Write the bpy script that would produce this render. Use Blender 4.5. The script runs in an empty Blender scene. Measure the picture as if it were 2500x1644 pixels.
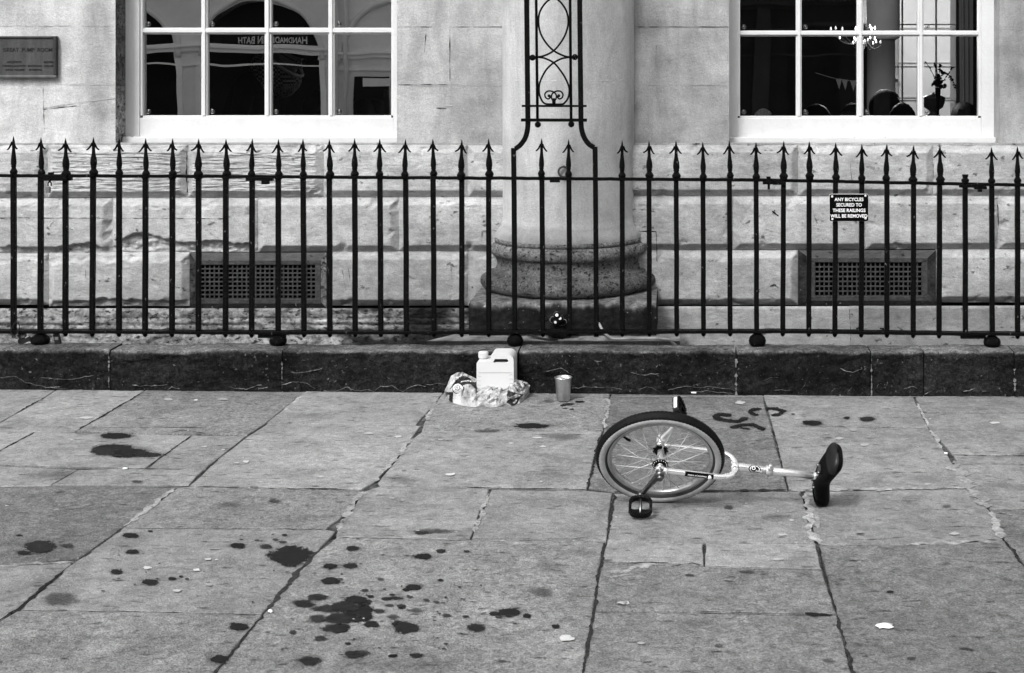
import bpy, bmesh, math, random
from mathutils import Vector, Matrix, noise as mnoise
random.seed(7)
R = math.radians
S = bpy.context.scene
COL = S.collection

# ------------------------------------------------------------------ camera, sky, sun, exposure
F, CX, CY, HC = 3550.0, 1670.0, 130.0, 1.75       # focal length, axis and eye height (photo pixels, metres)
cam = bpy.data.cameras.new('camera'); camo = bpy.data.objects.new('camera', cam); COL.objects.link(camo)
camo.location = (0, 0, HC); camo.rotation_euler = (R(90), 0, 0)
cam.sensor_fit = 'HORIZONTAL'; cam.sensor_width = 36.0; cam.lens = 36.0*F/2500.0
cam.shift_x = -(CX-1250.0)/2500.0; cam.shift_y = -(822.0-CY)/2500.0
cam.clip_start = 0.1; cam.clip_end = 500.0
S.camera = camo
S.render.resolution_x = 1024; S.render.resolution_y = 673
W = bpy.data.worlds.new('World'); S.world = W; W.use_nodes = True
nt = W.node_tree; nt.nodes.clear()
wo = nt.nodes.new('ShaderNodeOutputWorld'); bg = nt.nodes.new('ShaderNodeBackground')
sky = nt.nodes.new('ShaderNodeTexSky'); sky.sky_type = 'NISHITA'; sky.sun_disc = False
sky.sun_elevation = R(45); sky.sun_rotation = R(206); sky.air_density = 1.6; sky.dust_density = 4.0
bw = nt.nodes.new('ShaderNodeRGBToBW')             # the photograph is black and white
nt.links.new(sky.outputs[0], bw.inputs[0]); nt.links.new(bw.outputs[0], bg.inputs['Color'])
nt.links.new(bg.outputs[0], wo.inputs[0]); bg.inputs['Strength'].default_value = 0.15
sl = bpy.data.lights.new('sun', 'SUN'); so = bpy.data.objects.new('sun', sl); COL.objects.link(so)
sl.energy = 1.5; sl.angle = R(14); sl.color = (1, 1, 1); so.location = (-4, -5, 12)
so.rotation_euler = (R(45), 0, R(-26))
S.view_settings.view_transform = 'Standard'; S.view_settings.look = 'None'
S.view_settings.gamma = 1.0; S.view_settings.exposure = 1.0

# ------------------------------------------------------------------ photo pixel -> place
def gz(X): return -0.0075*(X+0.9)                  # the paving falls slightly to the right
def P(x, y, Y): return Vector(((x-CX)*Y/F, Y, HC-(y-CY)*Y/F))
def PX(x, Y): return (x-CX)*Y/F
def PZ(y, Y): return HC-(y-CY)*Y/F
def G(x, y, h=0.0):
    dx = (x-CX)/F; dz = -(y-CY)/F
    t = (HC+0.00675-h)/(-dz-0.0075*dx)
    return Vector((dx*t, t, HC+dz*t))
def fn(x, y=0, z=0): return mnoise.noise(Vector((x, y, z)))
def fb(x, y=0, z=0, o=4): return mnoise.fractal(Vector((x, y, z)), 0.9, 2.1, o)
def lerp(a, b, t): return a+(b-a)*t
def smooth(a, b, x):
    t = max(0.0, min(1.0, (x-a)/(b-a))); return t*t*(3-2*t)

# ------------------------------------------------------------------ materials
def mk(name):
    m = bpy.data.materials.new(name); m.use_nodes = True
    return m, m.node_tree, m.node_tree.nodes['Principled BSDF']
def nd(t, k, **kw):
    n = t.nodes.new(k)
    for a, b in kw.items(): setattr(n, a, b)
    return n
def vmath(t, op, a, b=None):
    n = nd(t, 'ShaderNodeMath', operation=op)
    for i, v in enumerate((a, b)):
        if v is None: continue
        if isinstance(v, (int, float)): n.inputs[i].default_value = v
        else: t.links.new(v, n.inputs[i])
    return n.outputs[0]
def position(t, stretch=(1, 1, 1), local=False):
    g = nd(t, 'ShaderNodeTexCoord').outputs['Object'] if local else nd(t, 'ShaderNodeNewGeometry').outputs['Position']
    m = nd(t, 'ShaderNodeMapping'); m.inputs['Scale'].default_value = stretch
    t.links.new(g, m.inputs['Vector']); return m.outputs[0]
def nz(t, scale, lo, hi, detail=6, rough=0.6, stretch=(1, 1, 1), a=0.3, b=0.7, local=False, dist=0.0):
    n = nd(t, 'ShaderNodeTexNoise'); n.inputs['Scale'].default_value = scale; n.inputs['Detail'].default_value = detail
    n.inputs['Roughness'].default_value = rough; n.inputs['Distortion'].default_value = dist
    t.links.new(position(t, stretch, local), n.inputs['Vector'])
    r = nd(t, 'ShaderNodeMapRange'); r.inputs['From Min'].default_value = a; r.inputs['From Max'].default_value = b
    r.inputs['To Min'].default_value = lo; r.inputs['To Max'].default_value = hi
    t.links.new(n.outputs['Fac'], r.inputs['Value']); return r.outputs[0], n.outputs['Fac']
def attr(t, n):
    a = nd(t, 'ShaderNodeAttribute'); a.attribute_name = n; return a.outputs['Fac']
def surf(name, base, layers=(), rough=0.8, spec=0.3, bump=None, tone=True, metal=0.0, fleck=None, pits=None, local=False, rv=None):
    """grey surface: base x noise layers (scale, lo, hi, detail, stretch), light flecks and dark pits, bump"""
    m, t, b = mk(name)
    v = None
    for L in layers:
        o, _ = nz(t, L[0], L[1], L[2], L[3] if len(L) > 3 else 6, L[6] if len(L) > 6 else 0.62, L[4] if len(L) > 4 else (1, 1, 1), local=local,
                  dist=L[5] if len(L) > 5 else 0.0)
        v = o if v is None else vmath(t, 'MULTIPLY', v, o)
    v = vmath(t, 'MULTIPLY', v, base) if v is not None else vmath(t, 'ADD', base, 0.0)
    if tone: v = vmath(t, 'MULTIPLY', v, attr(t, 'tone'))
    if pits:
        o, _ = nz(t, pits[0], 1.0, pits[1], 3, 0.5, pits[4] if len(pits) > 4 else (1, 1, 1), pits[2], pits[3], local)
        v = vmath(t, 'MULTIPLY', v, o)
    if fleck:
        o, _ = nz(t, fleck[0], 0.0, fleck[1], 3, 0.5, fleck[4] if len(fleck) > 4 else (1, 1, 1), fleck[2], fleck[3], local)
        v = vmath(t, 'ADD', v, o)
    cmb = nd(t, 'ShaderNodeCombineColor')
    for i in range(3): t.links.new(v, cmb.inputs[i])
    t.links.new(cmb.outputs[0], b.inputs['Base Color'])
    b.inputs['Roughness'].default_value = rough; b.inputs['Specular IOR Level'].default_value = spec
    b.inputs['Metallic'].default_value = metal
    if rv:
        o, _ = nz(t, rv[0], rv[1], rv[2], local=local); t.links.new(o, b.inputs['Roughness'])
    if bump:
        h = None
        for (sc, w) in bump[1]:
            o, _ = nz(t, sc, 0.0, w, 6, 0.65, local=local)
            h = o if h is None else vmath(t, 'ADD', h, o)
        bn = nd(t, 'ShaderNodeBump'); bn.inputs['Strength'].default_value = 1.0; bn.inputs['Distance'].default_value = bump[0]
        t.links.new(h, bn.inputs['Height']); t.links.new(bn.outputs[0], b.inputs['Normal'])
    return m
M = {}
M['ashlar'] = surf('ashlar_stone', 0.41, [(1.6, 0.70, 1.22, 10, (1, 1, .8), .8, .7), (8, 0.74, 1.2, 11, (1, 1, 0.3), .4, .7), (1.1, 0.80, 1.17, 6, (2.2, 1, 6)), (150, 0.84, 1.16, 3)],
                   0.9, 0.15, (0.004, [(60, 0.6), (260, 0.4)]), fleck=(26, 0.16, 0.69, 0.78, (1, 1, 2.2)), pits=(2.1, 0.68, 0.53, 0.68, (1.3, 1, .55)))
M['block'] = surf('rusticated_stone', 0.38, [(2.0, 0.72, 1.2, 9, (1, 1, 1), .8, .7), (11, 0.68, 1.2, 12, (1, 1, 1.6), .5, .72), (22, 0.84, 1.12, 8, (1, 1, 4.5)), (1.5, 0.82, 1.14, 6, (1, 1, 6)), (160, 0.82, 1.18, 3)],
                  0.9, 0.15, (0.004, [(50, 0.6), (240, 0.4)]), fleck=(30, 0.14, 0.70, 0.80), pits=(18, 0.25, 0.65, 0.74, (1, 1, 1.7)))
M['stained'] = surf('stained_base_stone', 0.30, [(5, 0.06, 1.6, 12, (1, 1, 2.2), 1.0, .72), (34, 0.35, 1.5, 9), (140, 0.9, 1.1, 3)],
                    0.9, 0.15, (0.008, [(40, 0.6), (200, 0.4)]), pits=(30, 0.15, 0.55, 0.66, (1, 1, 2)))
M['sooty'] = surf('sooty_stone', 0.0085, [(9, 0.4, 1.8, 8), (30, 0.4, 1.9, 8), (110, 0.6, 1.4, 6)], 0.9, 0.15, (0.006, [(40, 0.6), (160, 0.4)]),
                  fleck=(45, 0.25, 0.68, 0.76))
M['torus'] = surf('weathered_base_stone', 0.17, [(4, 0.6, 1.3, 8), (16, 0.45, 1.45, 11, (1, 1, 1.6), 1.0, .72), (90, 0.45, 1.5, 6), (150, 0.8, 1.2, 3)], 0.9, 0.15,
                  (0.006, [(60, 0.6), (180, 0.4)]), pits=(45, 0.15, 0.56, 0.66, (1, 1, 1.4)))
M['shaft'] = surf('column_stone', 0.41, [(1.5, 0.78, 1.18, 9, (1, 1, 1), .8, .7), (8, 0.76, 1.18, 10, (1, 1, 0.3), .6, .72), (110, 0.86, 1.14, 4)], 0.9, 0.15,
                  (0.003, [(60, 0.6), (240, 0.4)]), fleck=(20, 0.14, 0.70, 0.80))
M['paving'] = surf('paving_stone', 0.25, [(0.9, 0.80, 1.18, 5), (4.5, 0.60, 1.36, 14, (1, 1, 1), .8, .74), (30, 0.66, 1.34, 10, (1, 1, 1), .8, .72), (150, 0.70, 1.30, 4)],
                   0.85, 0.25, (0.006, [(35, 0.5), (170, 0.6)]), fleck=(48, 0.14, 0.67, 0.76), pits=(13, 0.22, 0.61, 0.73, (1, 3.0, 1)))
M['coarse'] = surf('coarse_paving_stone', 0.255, [(1.1, 0.80, 1.2, 5), (5, 0.60, 1.38, 14, (1, 1, 1), .9, .76), (40, 0.44, 1.54, 10, (1, .9, 1), .9, .72), (150, 0.62, 1.38, 4)],
                   0.85, 0.25, (0.010, [(35, 0.5), (150, 0.8)]), fleck=(60, 0.10, 0.62, 0.76), pits=(16, 0.22, 0.61, 0.74, (1, 2.2, 1)))
M['ground'] = surf('joint_dirt', 0.085, [(9, 0.25, 1.7, 8), (40, 0.3, 1.7, 8), (140, 0.6, 1.4, 4)], 0.95, 0.1, (0.01, [(60, 0.5), (200, 0.5)]), tone=False,
                   fleck=(55, 0.2, 0.64, 0.72))
M['mortar'] = surf('lime_mortar', 0.37, [(14, 0.55, 1.3, 10), (60, 0.6, 1.3, 8)], 0.95, 0.1, (0.008, [(50, 0.6), (180, 0.5)]), pits=(25, 0.3, 0.62, 0.72))
M['kerb'] = surf('dark_kerb_stone', 0.0082, [(3.0, 0.4, 1.8, 8), (20, 0.15, 2.4, 12, (1, 1, 1), 2.0, .75), (9, 0.4, 1.8, 10, (1, 1, 1), 1.5, .7), (110, 0.5, 1.6, 4)], 0.9, 0.06, (0.010, [(18, 0.9), (70, 0.5), (200, 0.3)]),
                 fleck=(60, 0.13, 0.665, 0.76))
M['limeline'] = surf('lime_tide_mark', 0.15, [(60, 0.4, 1.5, 6)], 0.9, 0.1)
M['lightjoint'] = surf('lime_joint', 0.50, [(40, 0.7, 1.2, 6)], 0.9, 0.1)
M['darkjoint'] = surf('open_joint', 0.022, [(40, 0.5, 1.4, 6)], 0.95, 0.1)
M['white'] = surf('white_gloss_paint', 0.55, [(3, 0.93, 1.03, 8), (12, 0.95, 1.03, 8, (1, 1, .4)), (60, 0.97, 1.02, 4)], 0.45, 0.4, (0.001, [(40, 1.0)]), tone=False)
M['flake'] = surf('paint_flake', 0.12, [(30, 0.6, 1.3, 4)], 0.8, 0.2, tone=False)
M['iron'] = surf('black_iron_paint', 0.0010, [(30, 0.6, 1.6, 6)], 0.42, 0.07, (0.004, [(70, 0.8), (240, 0.5)]), tone=False,
                 fleck=(70, 0.13, 0.69, 0.77, (1, 1, .45)), rv=(40, 0.22, 0.7))
M['grille'] = surf('dark_cast_iron', 0.038, [(40, 0.5, 1.7, 6)], 0.6, 0.25, (0.002, [(120, 1.0)]), tone=False, fleck=(90, 0.2, 0.70, 0.78))
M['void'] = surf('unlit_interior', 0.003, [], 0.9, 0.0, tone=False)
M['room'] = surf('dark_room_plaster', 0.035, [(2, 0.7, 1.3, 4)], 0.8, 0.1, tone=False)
M['pale'] = surf('pale_far_stone', 0.80, [(0.8, 0.85, 1.1, 6), (5, 0.95, 1.05, 6)], 0.9, 0.1, tone=True)
M['bronze'] = surf('weathered_bronze', 0.037, [(6, 0.65, 1.4, 8, (3, 1, 0.5)), (14, 0.75, 1.3, 8, (2.5, 1, 0.35)), (140, 0.9, 1.1, 3)], 0.6, 0.3, (0.001, [(90, 1.0)]))
M['letter'] = surf('raised_letter_bronze', 0.012, [], 0.5, 0.3, tone=False)
M['signblack'] = surf('black_sign_plastic', 0.0015, [], 0.5, 0.04, tone=False)
M['signwhite'] = surf('white_lettering', 0.78, [], 0.6, 0.2, tone=False)
M['screw'] = surf('bright_screw_metal', 0.75, [(200, 0.7, 1.1, 3)], 0.35, 0.5, tone=False)
M['rubber'] = surf('tyre_rubber', 0.005, [(60, 0.7, 1.3, 4)], 0.6, 0.10, (0.001, [(120, 1)]), tone=False, local=True)
M['sidewall'] = surf('skinwall_rubber', 0.40, [(14, 0.7, 1.15, 8), (60, 0.9, 1.1, 4)], 0.7, 0.2, tone=False, local=True)
M['darkband'] = surf('tyre_bead_rubber', 0.022, [(20, 0.7, 1.3, 6)], 0.6, 0.25, tone=False, local=True)
M['chrome'] = surf('chrome', 0.86, [(50, 0.96, 1.0, 4)], 0.2, 0.6, tone=False, metal=0.78)
M['alloy'] = surf('brushed_alloy', 0.78, [(60, 0.8, 1.05, 6)], 0.3, 0.5, tone=False, metal=0.75)
M['alloydark'] = surf('dark_alloy', 0.16, [(60, 0.7, 1.2, 6)], 0.35, 0.5, tone=False, metal=1.0)
M['spoke'] = surf('spoke_steel', 0.55, [], 0.5, 0.5, tone=False, metal=0.35)
M['blackplastic'] = surf('black_plastic', 0.003, [(50, 0.8, 1.2, 4)], 0.45, 0.12, tone=False)
M['vinyl'] = surf('black_saddle_vinyl', 0.0018, [(90, 0.8, 1.2, 4)], 0.42, 0.07, (0.0008, [(160, 1)]), tone=False)
M['bumper'] = surf('grey_saddle_bumper', 0.008, [(60, 0.7, 1.3, 6)], 0.4, 0.2, tone=False)
M['reflector'] = surf('pale_reflector', 0.6, [], 0.25, 0.5, tone=False)
M['can'] = surf('white_polythene', 0.52, [(6, 0.97, 1.02, 4)], 0.45, 0.35, tone=False)
M['canline'] = surf('moulded_shadow_line', 0.22, [], 0.6, 0.2, tone=False)
M['bag'] = surf('white_bag_film', 0.46, [(20, 0.66, 1.12, 6)], 0.5, 0.5, (0.006, [(35, 0.8), (90, 0.4)]), tone=True)
M['bagblack'] = surf('black_bag_print', 0.007, [(30, 0.7, 1.4, 5)], 0.3, 0.4, (0.004, [(40, 1.0)]), tone=True, fleck=(60, 0.5, 0.70, 0.76))
M['cup'] = surf('brushed_steel_cup', 0.62, [(10, 0.75, 1.1, 6, (1, 1, 0.25)), (90, 0.85, 1.1, 4)], 0.33, 0.5, (0.0006, [(120, 1)]), tone=False, metal=1.0)
M['hose'] = surf('pale_hose', 0.26, [(40, 0.8, 1.1, 4)], 0.5, 0.3, tone=False)
M['cable'] = surf('black_cable', 0.008, [], 0.5, 0.3, tone=False)
M['paper'] = surf('white_paper', 0.78, [(30, 0.9, 1.05, 4)], 0.8, 0.1, tone=False)
M['gum'] = surf('trodden_gum', 0.34, [(40, 0.85, 1.15, 4)], 0.8, 0.2)
M['brass'] = surf('padlock_steel', 0.10, [(60, 0.8, 1.2, 4)], 0.5, 0.4, tone=False)
M['coat'] = surf('dark_coat_cloth', 0.007, [(20, 0.7, 1.3, 6)], 0.9, 0.1, tone=False)
M['grey_cloth'] = surf('grey_cloth', 0.30, [(20, 0.7, 1.3, 6)], 0.9, 0.1, tone=False)
M['skin'] = surf('skin', 0.42, [(12, 0.85, 1.1, 4)], 0.6, 0.3, tone=False)
M['hair'] = surf('dark_hair', 0.008, [(120, 0.6, 1.5, 4)], 0.6, 0.2, tone=False)
M['greyhair'] = surf('grey_hair', 0.05, [(120, 0.6, 1.5, 4)], 0.7, 0.2, tone=False)
M['flower'] = surf('dark_foliage_and_blooms', 0.012, [(40, 0.6, 1.5, 4)], 0.7, 0.2, tone=False)
M['silver'] = surf('polished_silver', 0.45, [], 0.3, 0.5, tone=False, metal=0.6)
M['facade'] = surf('opposite_painted_stone', 0.82, [(0.9, 0.88, 1.08, 6), (6, 0.95, 1.04, 6)], 0.85, 0.2, tone=True)
M['facadedark'] = surf('opposite_shaded_stone', 0.055, [(0.7, 0.7, 1.2, 6)], 0.85, 0.2, tone=True)
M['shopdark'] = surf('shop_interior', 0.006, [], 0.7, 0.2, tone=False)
# checked scarf
m, t, b = mk('checked_wool'); ck = nd(t, 'ShaderNodeTexChecker'); ck.inputs['Scale'].default_value = 75
ck.inputs['Color1'].default_value = (0.02, 0.02, 0.02, 1); ck.inputs['Color2'].default_value = (0.42, 0.42, 0.42, 1)
t.links.new(position(t), ck.inputs['Vector']); t.links.new(ck.outputs[0], b.inputs['Base Color']); b.inputs['Roughness'].default_value = 0.95
M['scarf'] = m
# window glass: clear sheet with a mirror coat
m, t, b = mk('old_window_glass'); t.nodes.remove(b); out = t.nodes['Material Output']
tr = nd(t, 'ShaderNodeBsdfTransparent'); gl = nd(t, 'ShaderNodeBsdfGlossy'); gl.inputs['Roughness'].default_value = 0.0
tr.inputs[0].default_value = (0.9, 0.9, 0.9, 1)
mx = nd(t, 'ShaderNodeMixShader'); lw = nd(t, 'ShaderNodeFresnel'); lw.inputs['IOR'].default_value = 5.8
o, f = nz(t, 1.4, 0, 0.0005, 2, 0.5); bn = nd(t, 'ShaderNodeBump'); bn.inputs['Distance'].default_value = 1.0; bn.inputs['Strength'].default_value = 1.0
t.links.new(o, bn.inputs['Height']); t.links.new(bn.outputs[0], gl.inputs['Normal'])
t.links.new(lw.outputs[0], mx.inputs[0]); t.links.new(tr.outputs[0], mx.inputs[1]); t.links.new(gl.outputs[0], mx.inputs[2])
t.links.new(mx.outputs[0], out.inputs[0]); M['glass'] = m
M['clearglass'] = m.copy(); M['clearglass'].name = 'clear_window_glass'
for n_ in M['clearglass'].node_tree.nodes:
    if n_.type == 'FRESNEL': n_.inputs['IOR'].default_value = 2.5
# wet patches on the paving: dark wet stone with ragged or soft edges
m, t, b = mk('wet_stone'); out = t.nodes['Material Output']
o1, _ = nz(t, 60, 0.7, 1.35, 6); v = vmath(t, 'MULTIPLY', o1, attr(t, 'tone'))
cmb = nd(t, 'ShaderNodeCombineColor')
for i in range(3): t.links.new(v, cmb.inputs[i])
t.links.new(cmb.outputs[0], b.inputs['Base Color']); b.inputs['Roughness'].default_value = 0.7; b.inputs['Specular IOR Level'].default_value = 0.05
nv, _ = nz(t, 55, -0.16, 0.16, 5); nv2, _ = nz(t, 260, -0.10, 0.10, 3)
av = vmath(t, 'ADD', vmath(t, 'ADD', attr(t, 'edge'), nv), nv2)
so_ = attr(t, 'soft')
rr = nd(t, 'ShaderNodeMapRange'); rr.interpolation_type = 'SMOOTHSTEP'
t.links.new(av, rr.inputs['Value']); rr.inputs['From Min'].default_value = 0.20
t.links.new(vmath(t, 'ADD', vmath(t, 'MULTIPLY', so_, 0.75), 0.27), rr.inputs['From Max'])
t.links.new(vmath(t, 'SUBTRACT', 1.0, vmath(t, 'MULTIPLY', so_, 0.85)), rr.inputs['To Max'])
tr = nd(t, 'ShaderNodeBsdfTransparent'); mx = nd(t, 'ShaderNodeMixShader')
t.links.new(rr.outputs[0], mx.inputs[0]); t.links.new(tr.outputs[0], mx.inputs[1]); t.links.new(b.outputs[0], mx.inputs[2])
t.links.new(mx.outputs[0], out.inputs[0]); M['wet'] = m
# lamp bulbs
m, t, b = mk('lit_bulb'); b.inputs['Emission Color'].default_value = (1, 1, 1, 1); b.inputs['Emission Strength'].default_value = 0.4; M['bulb'] = m

# ------------------------------------------------------------------ mesh builder
class MB:
    def __init__(s): s.v = []; s.f = []; s.m = []; s.t = []; s.x = {}; s.sm = []
    def add(s, vs, fs, mat=0, tone=1.0, smooth=False):
        o = len(s.v); s.v.extend([Vector(v) for v in vs])
        s.t.extend(tone if isinstance(tone, (list, tuple)) else [tone]*len(vs))
        for f in fs: s.f.append([i+o for i in f]); s.m.append(mat); s.sm.append(smooth)
        return o
    def box(s, x0, x1, y0, y1, z0, z1, mat=0, tone=1.0, bev=0.0):
        if bev <= 0:
            vs = [(x, y, z) for z in (z0, z1) for y in (y0, y1) for x in (x0, x1)]
            s.add(vs, [(0, 2, 3, 1), (4, 5, 7, 6), (0, 1, 5, 4), (1, 3, 7, 5), (3, 2, 6, 7), (2, 0, 4, 6)], mat, tone)
        else:
            bm = bmesh.new(); bmesh.ops.create_cube(bm, size=1.0)
            for v in bm.verts:
                v.co = Vector((lerp(x0, x1, v.co.x+.5), lerp(y0, y1, v.co.y+.5), lerp(z0, z1, v.co.z+.5)))
            bmesh.ops.bevel(bm, geom=bm.edges[:], offset=bev, segments=2, affect='EDGES', profile=0.6)
            s.bm(bm, mat, tone)
    def bm(s, bm, mat=0, tone=1.0, T=None, smooth=False):
        bm.verts.index_update()
        s.add([(T @ v.co) if T else v.co.copy() for v in bm.verts], [[v.index for v in f.verts] for f in bm.faces], mat, tone, smooth); bm.free()
    def mesh(s, me, T=None, mat=0, tone=1.0):
        s.add([(T @ v.co) if T else v.co.copy() for v in me.vertices], [list(p.vertices) for p in me.polygons], mat, tone)
    def sweep(s, path, sec, mat=0, tone=1.0, closed=False, rad=None, up=None, cap=True, smooth=True):
        path = [Vector(p) for p in path]; n = len(path); k = len(sec); vs = []
        prev = None
        for i, p in enumerate(path):
            a = path[(i-1) % n] if (closed or i > 0) else p; c = path[(i+1) % n] if (closed or i < n-1) else p
            d = (c-a).normalized()
            if prev is None:
                u = Vector(up) if up else (Vector((0, 0, 1)) if abs(d.z) < 0.9 else Vector((0, 1, 0)))
            else: u = prev
            u = (u-d*u.dot(d)).normalized(); w = d.cross(u); prev = u
            r = rad[i] if rad else 1.0
            for (q, e) in sec: vs.append(p+w*(q*r)+u*(e*r))
        fs = []
        for i in range(n if closed else n-1):
            j = (i+1) % n
            for a in range(k): fs.append((i*k+a, i*k+(a+1) % k, j*k+(a+1) % k, j*k+a))
        if cap and not closed: fs.append(list(range(k))[::-1]); fs.append([(n-1)*k+a for a in range(k)])
        s.add(vs, fs, mat, tone, smooth)
    def tube(s, path, r, seg=8, mat=0, tone=1.0, closed=False, rad=None, up=None, smooth=True):
        s.sweep(path, [(math.cos(2*math.pi*a/seg)*r, math.sin(2*math.pi*a/seg)*r) for a in range(seg)], mat, tone, closed, rad, up, True, smooth)
    def lathe(s, prof, c, seg=24, mat=0, tone=1.0, T=None, a0=0.0, a1=2*math.pi, cap=True, smooth=True):
        full = abs(a1-a0-2*math.pi) < 1e-6; n = seg if full else seg+1; vs = []; c = Vector(c)
        for (r, z) in prof:
            for i in range(n):
                a = a0+(a1-a0)*i/seg; p = Vector((r*math.cos(a), r*math.sin(a), z)); vs.append(c+((T @ p) if T else p))
        fs = []
        for j in range(len(prof)-1):
            for i in range(seg): fs.append((j*n+i, j*n+(i+1) % n, (j+1)*n+(i+1) % n, (j+1)*n+i))
        if cap and full: fs.append(list(range(n))[::-1]); fs.append([(len(prof)-1)*n+i for i in range(n)])
        s.add(vs, fs, mat, tone, smooth)
    def ball(s, c, r, mat=0, tone=1.0, sc=(1, 1, 1), seg=16):
        bm = bmesh.new(); bmesh.ops.create_uvsphere(bm, u_segments=seg, v_segments=seg//2+2, radius=r)
        s.bm(bm, mat, tone, Matrix.Translation(Vector(c)) @ Matrix.Diagonal(Vector((*sc, 1))), True)
    def grid(s, fnc, nu, nv, mat=0, tonef=None, smooth=True, matf=None):
        vs = []; ts = []
        for j in range(nv+1):
            for i in range(nu+1):
                vs.append(fnc(i/nu, j/nv)); ts.append(tonef(i/nu, j/nv) if tonef else 1.0)
        o = len(s.v); s.v.extend([Vector(v) for v in vs]); s.t.extend(ts); n = nu+1
        for j in range(nv):
            for i in range(nu):
                s.f.append([o+j*n+i, o+j*n+i+1, o+(j+1)*n+i+1, o+(j+1)*n+i]); s.sm.append(smooth)
                s.m.append(matf((i+.5)/nu, (j+.5)/nv) if matf else mat)
    def build(s, name, mats, parent=None, extra=None):
        org = Vector((0, 0, 0)); q = parent
        while q is not None: org += Vector(q.location); q = q.parent
        me = bpy.data.meshes.new(name); me.from_pydata([v-org for v in s.v], [], s.f)
        for m_ in (mats if isinstance(mats, (list, tuple)) else [mats]): me.materials.append(M[m_] if isinstance(m_, str) else m_)
        me.polygons.foreach_set('material_index', s.m); me.polygons.foreach_set('use_smooth', s.sm)
        at = me.attributes.new('tone', 'FLOAT', 'POINT'); at.data.foreach_set('value', s.t)
        for k, vals in (extra or {}).items():
            a2 = me.attributes.new(k, 'FLOAT', 'POINT'); a2.data.foreach_set('value', vals)
        me.update()
        o = bpy.data.objects.new(name, me); COL.objects.link(o)
        if parent is not None: o.parent = parent
        return o
def tag(o, label=None, cat=None, group=None, kind=None):
    for k, v_ in (('label', label), ('category', cat), ('group', group), ('kind', kind)):
        if v_: o[k] = v_
    return o
def thing(name, loc, label, cat, group=None):
    o = bpy.data.objects.new(name, None); o.empty_display_size = 0.1; COL.objects.link(o); o.location = loc
    return tag(o, label, cat, group)
def textmesh(txt, size, ext=0.0, align='CENTER', bold=0.0, spacing=1.0):
    cu = bpy.data.curves.new('lettering', 'FONT'); cu.body = txt; cu.size = size; cu.extrude = ext; cu.offset = bold
    cu.align_x = align; cu.align_y = 'CENTER'; cu.space_character = spacing; cu.resolution_u = 3
    ob = bpy.data.objects.new('lettering', cu); COL.objects.link(ob)
    bpy.context.view_layer.update()
    me = bpy.data.meshes.new_from_object(ob.evaluated_get(bpy.context.evaluated_depsgraph_get()))
    bpy.data.objects.remove(ob); bpy.data.curves.remove(cu); return me
FRONT = Matrix.Rotation(R(90), 4, 'X')             # stands lettering upright, facing the street
# ================================================================== PAVING
g = MB(); n = 0
g.add([(-60, -40, -0.55), (60, -40, -0.55), (60, 7.70, -0.55), (-60, 7.70, -0.55)], [(0, 1, 2, 3)])
g.v = [Vector((v.x, v.y, gz(v.x)-0.009)) for v in g.v]
tag(g.build('ground', 'ground'), kind='structure')

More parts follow.
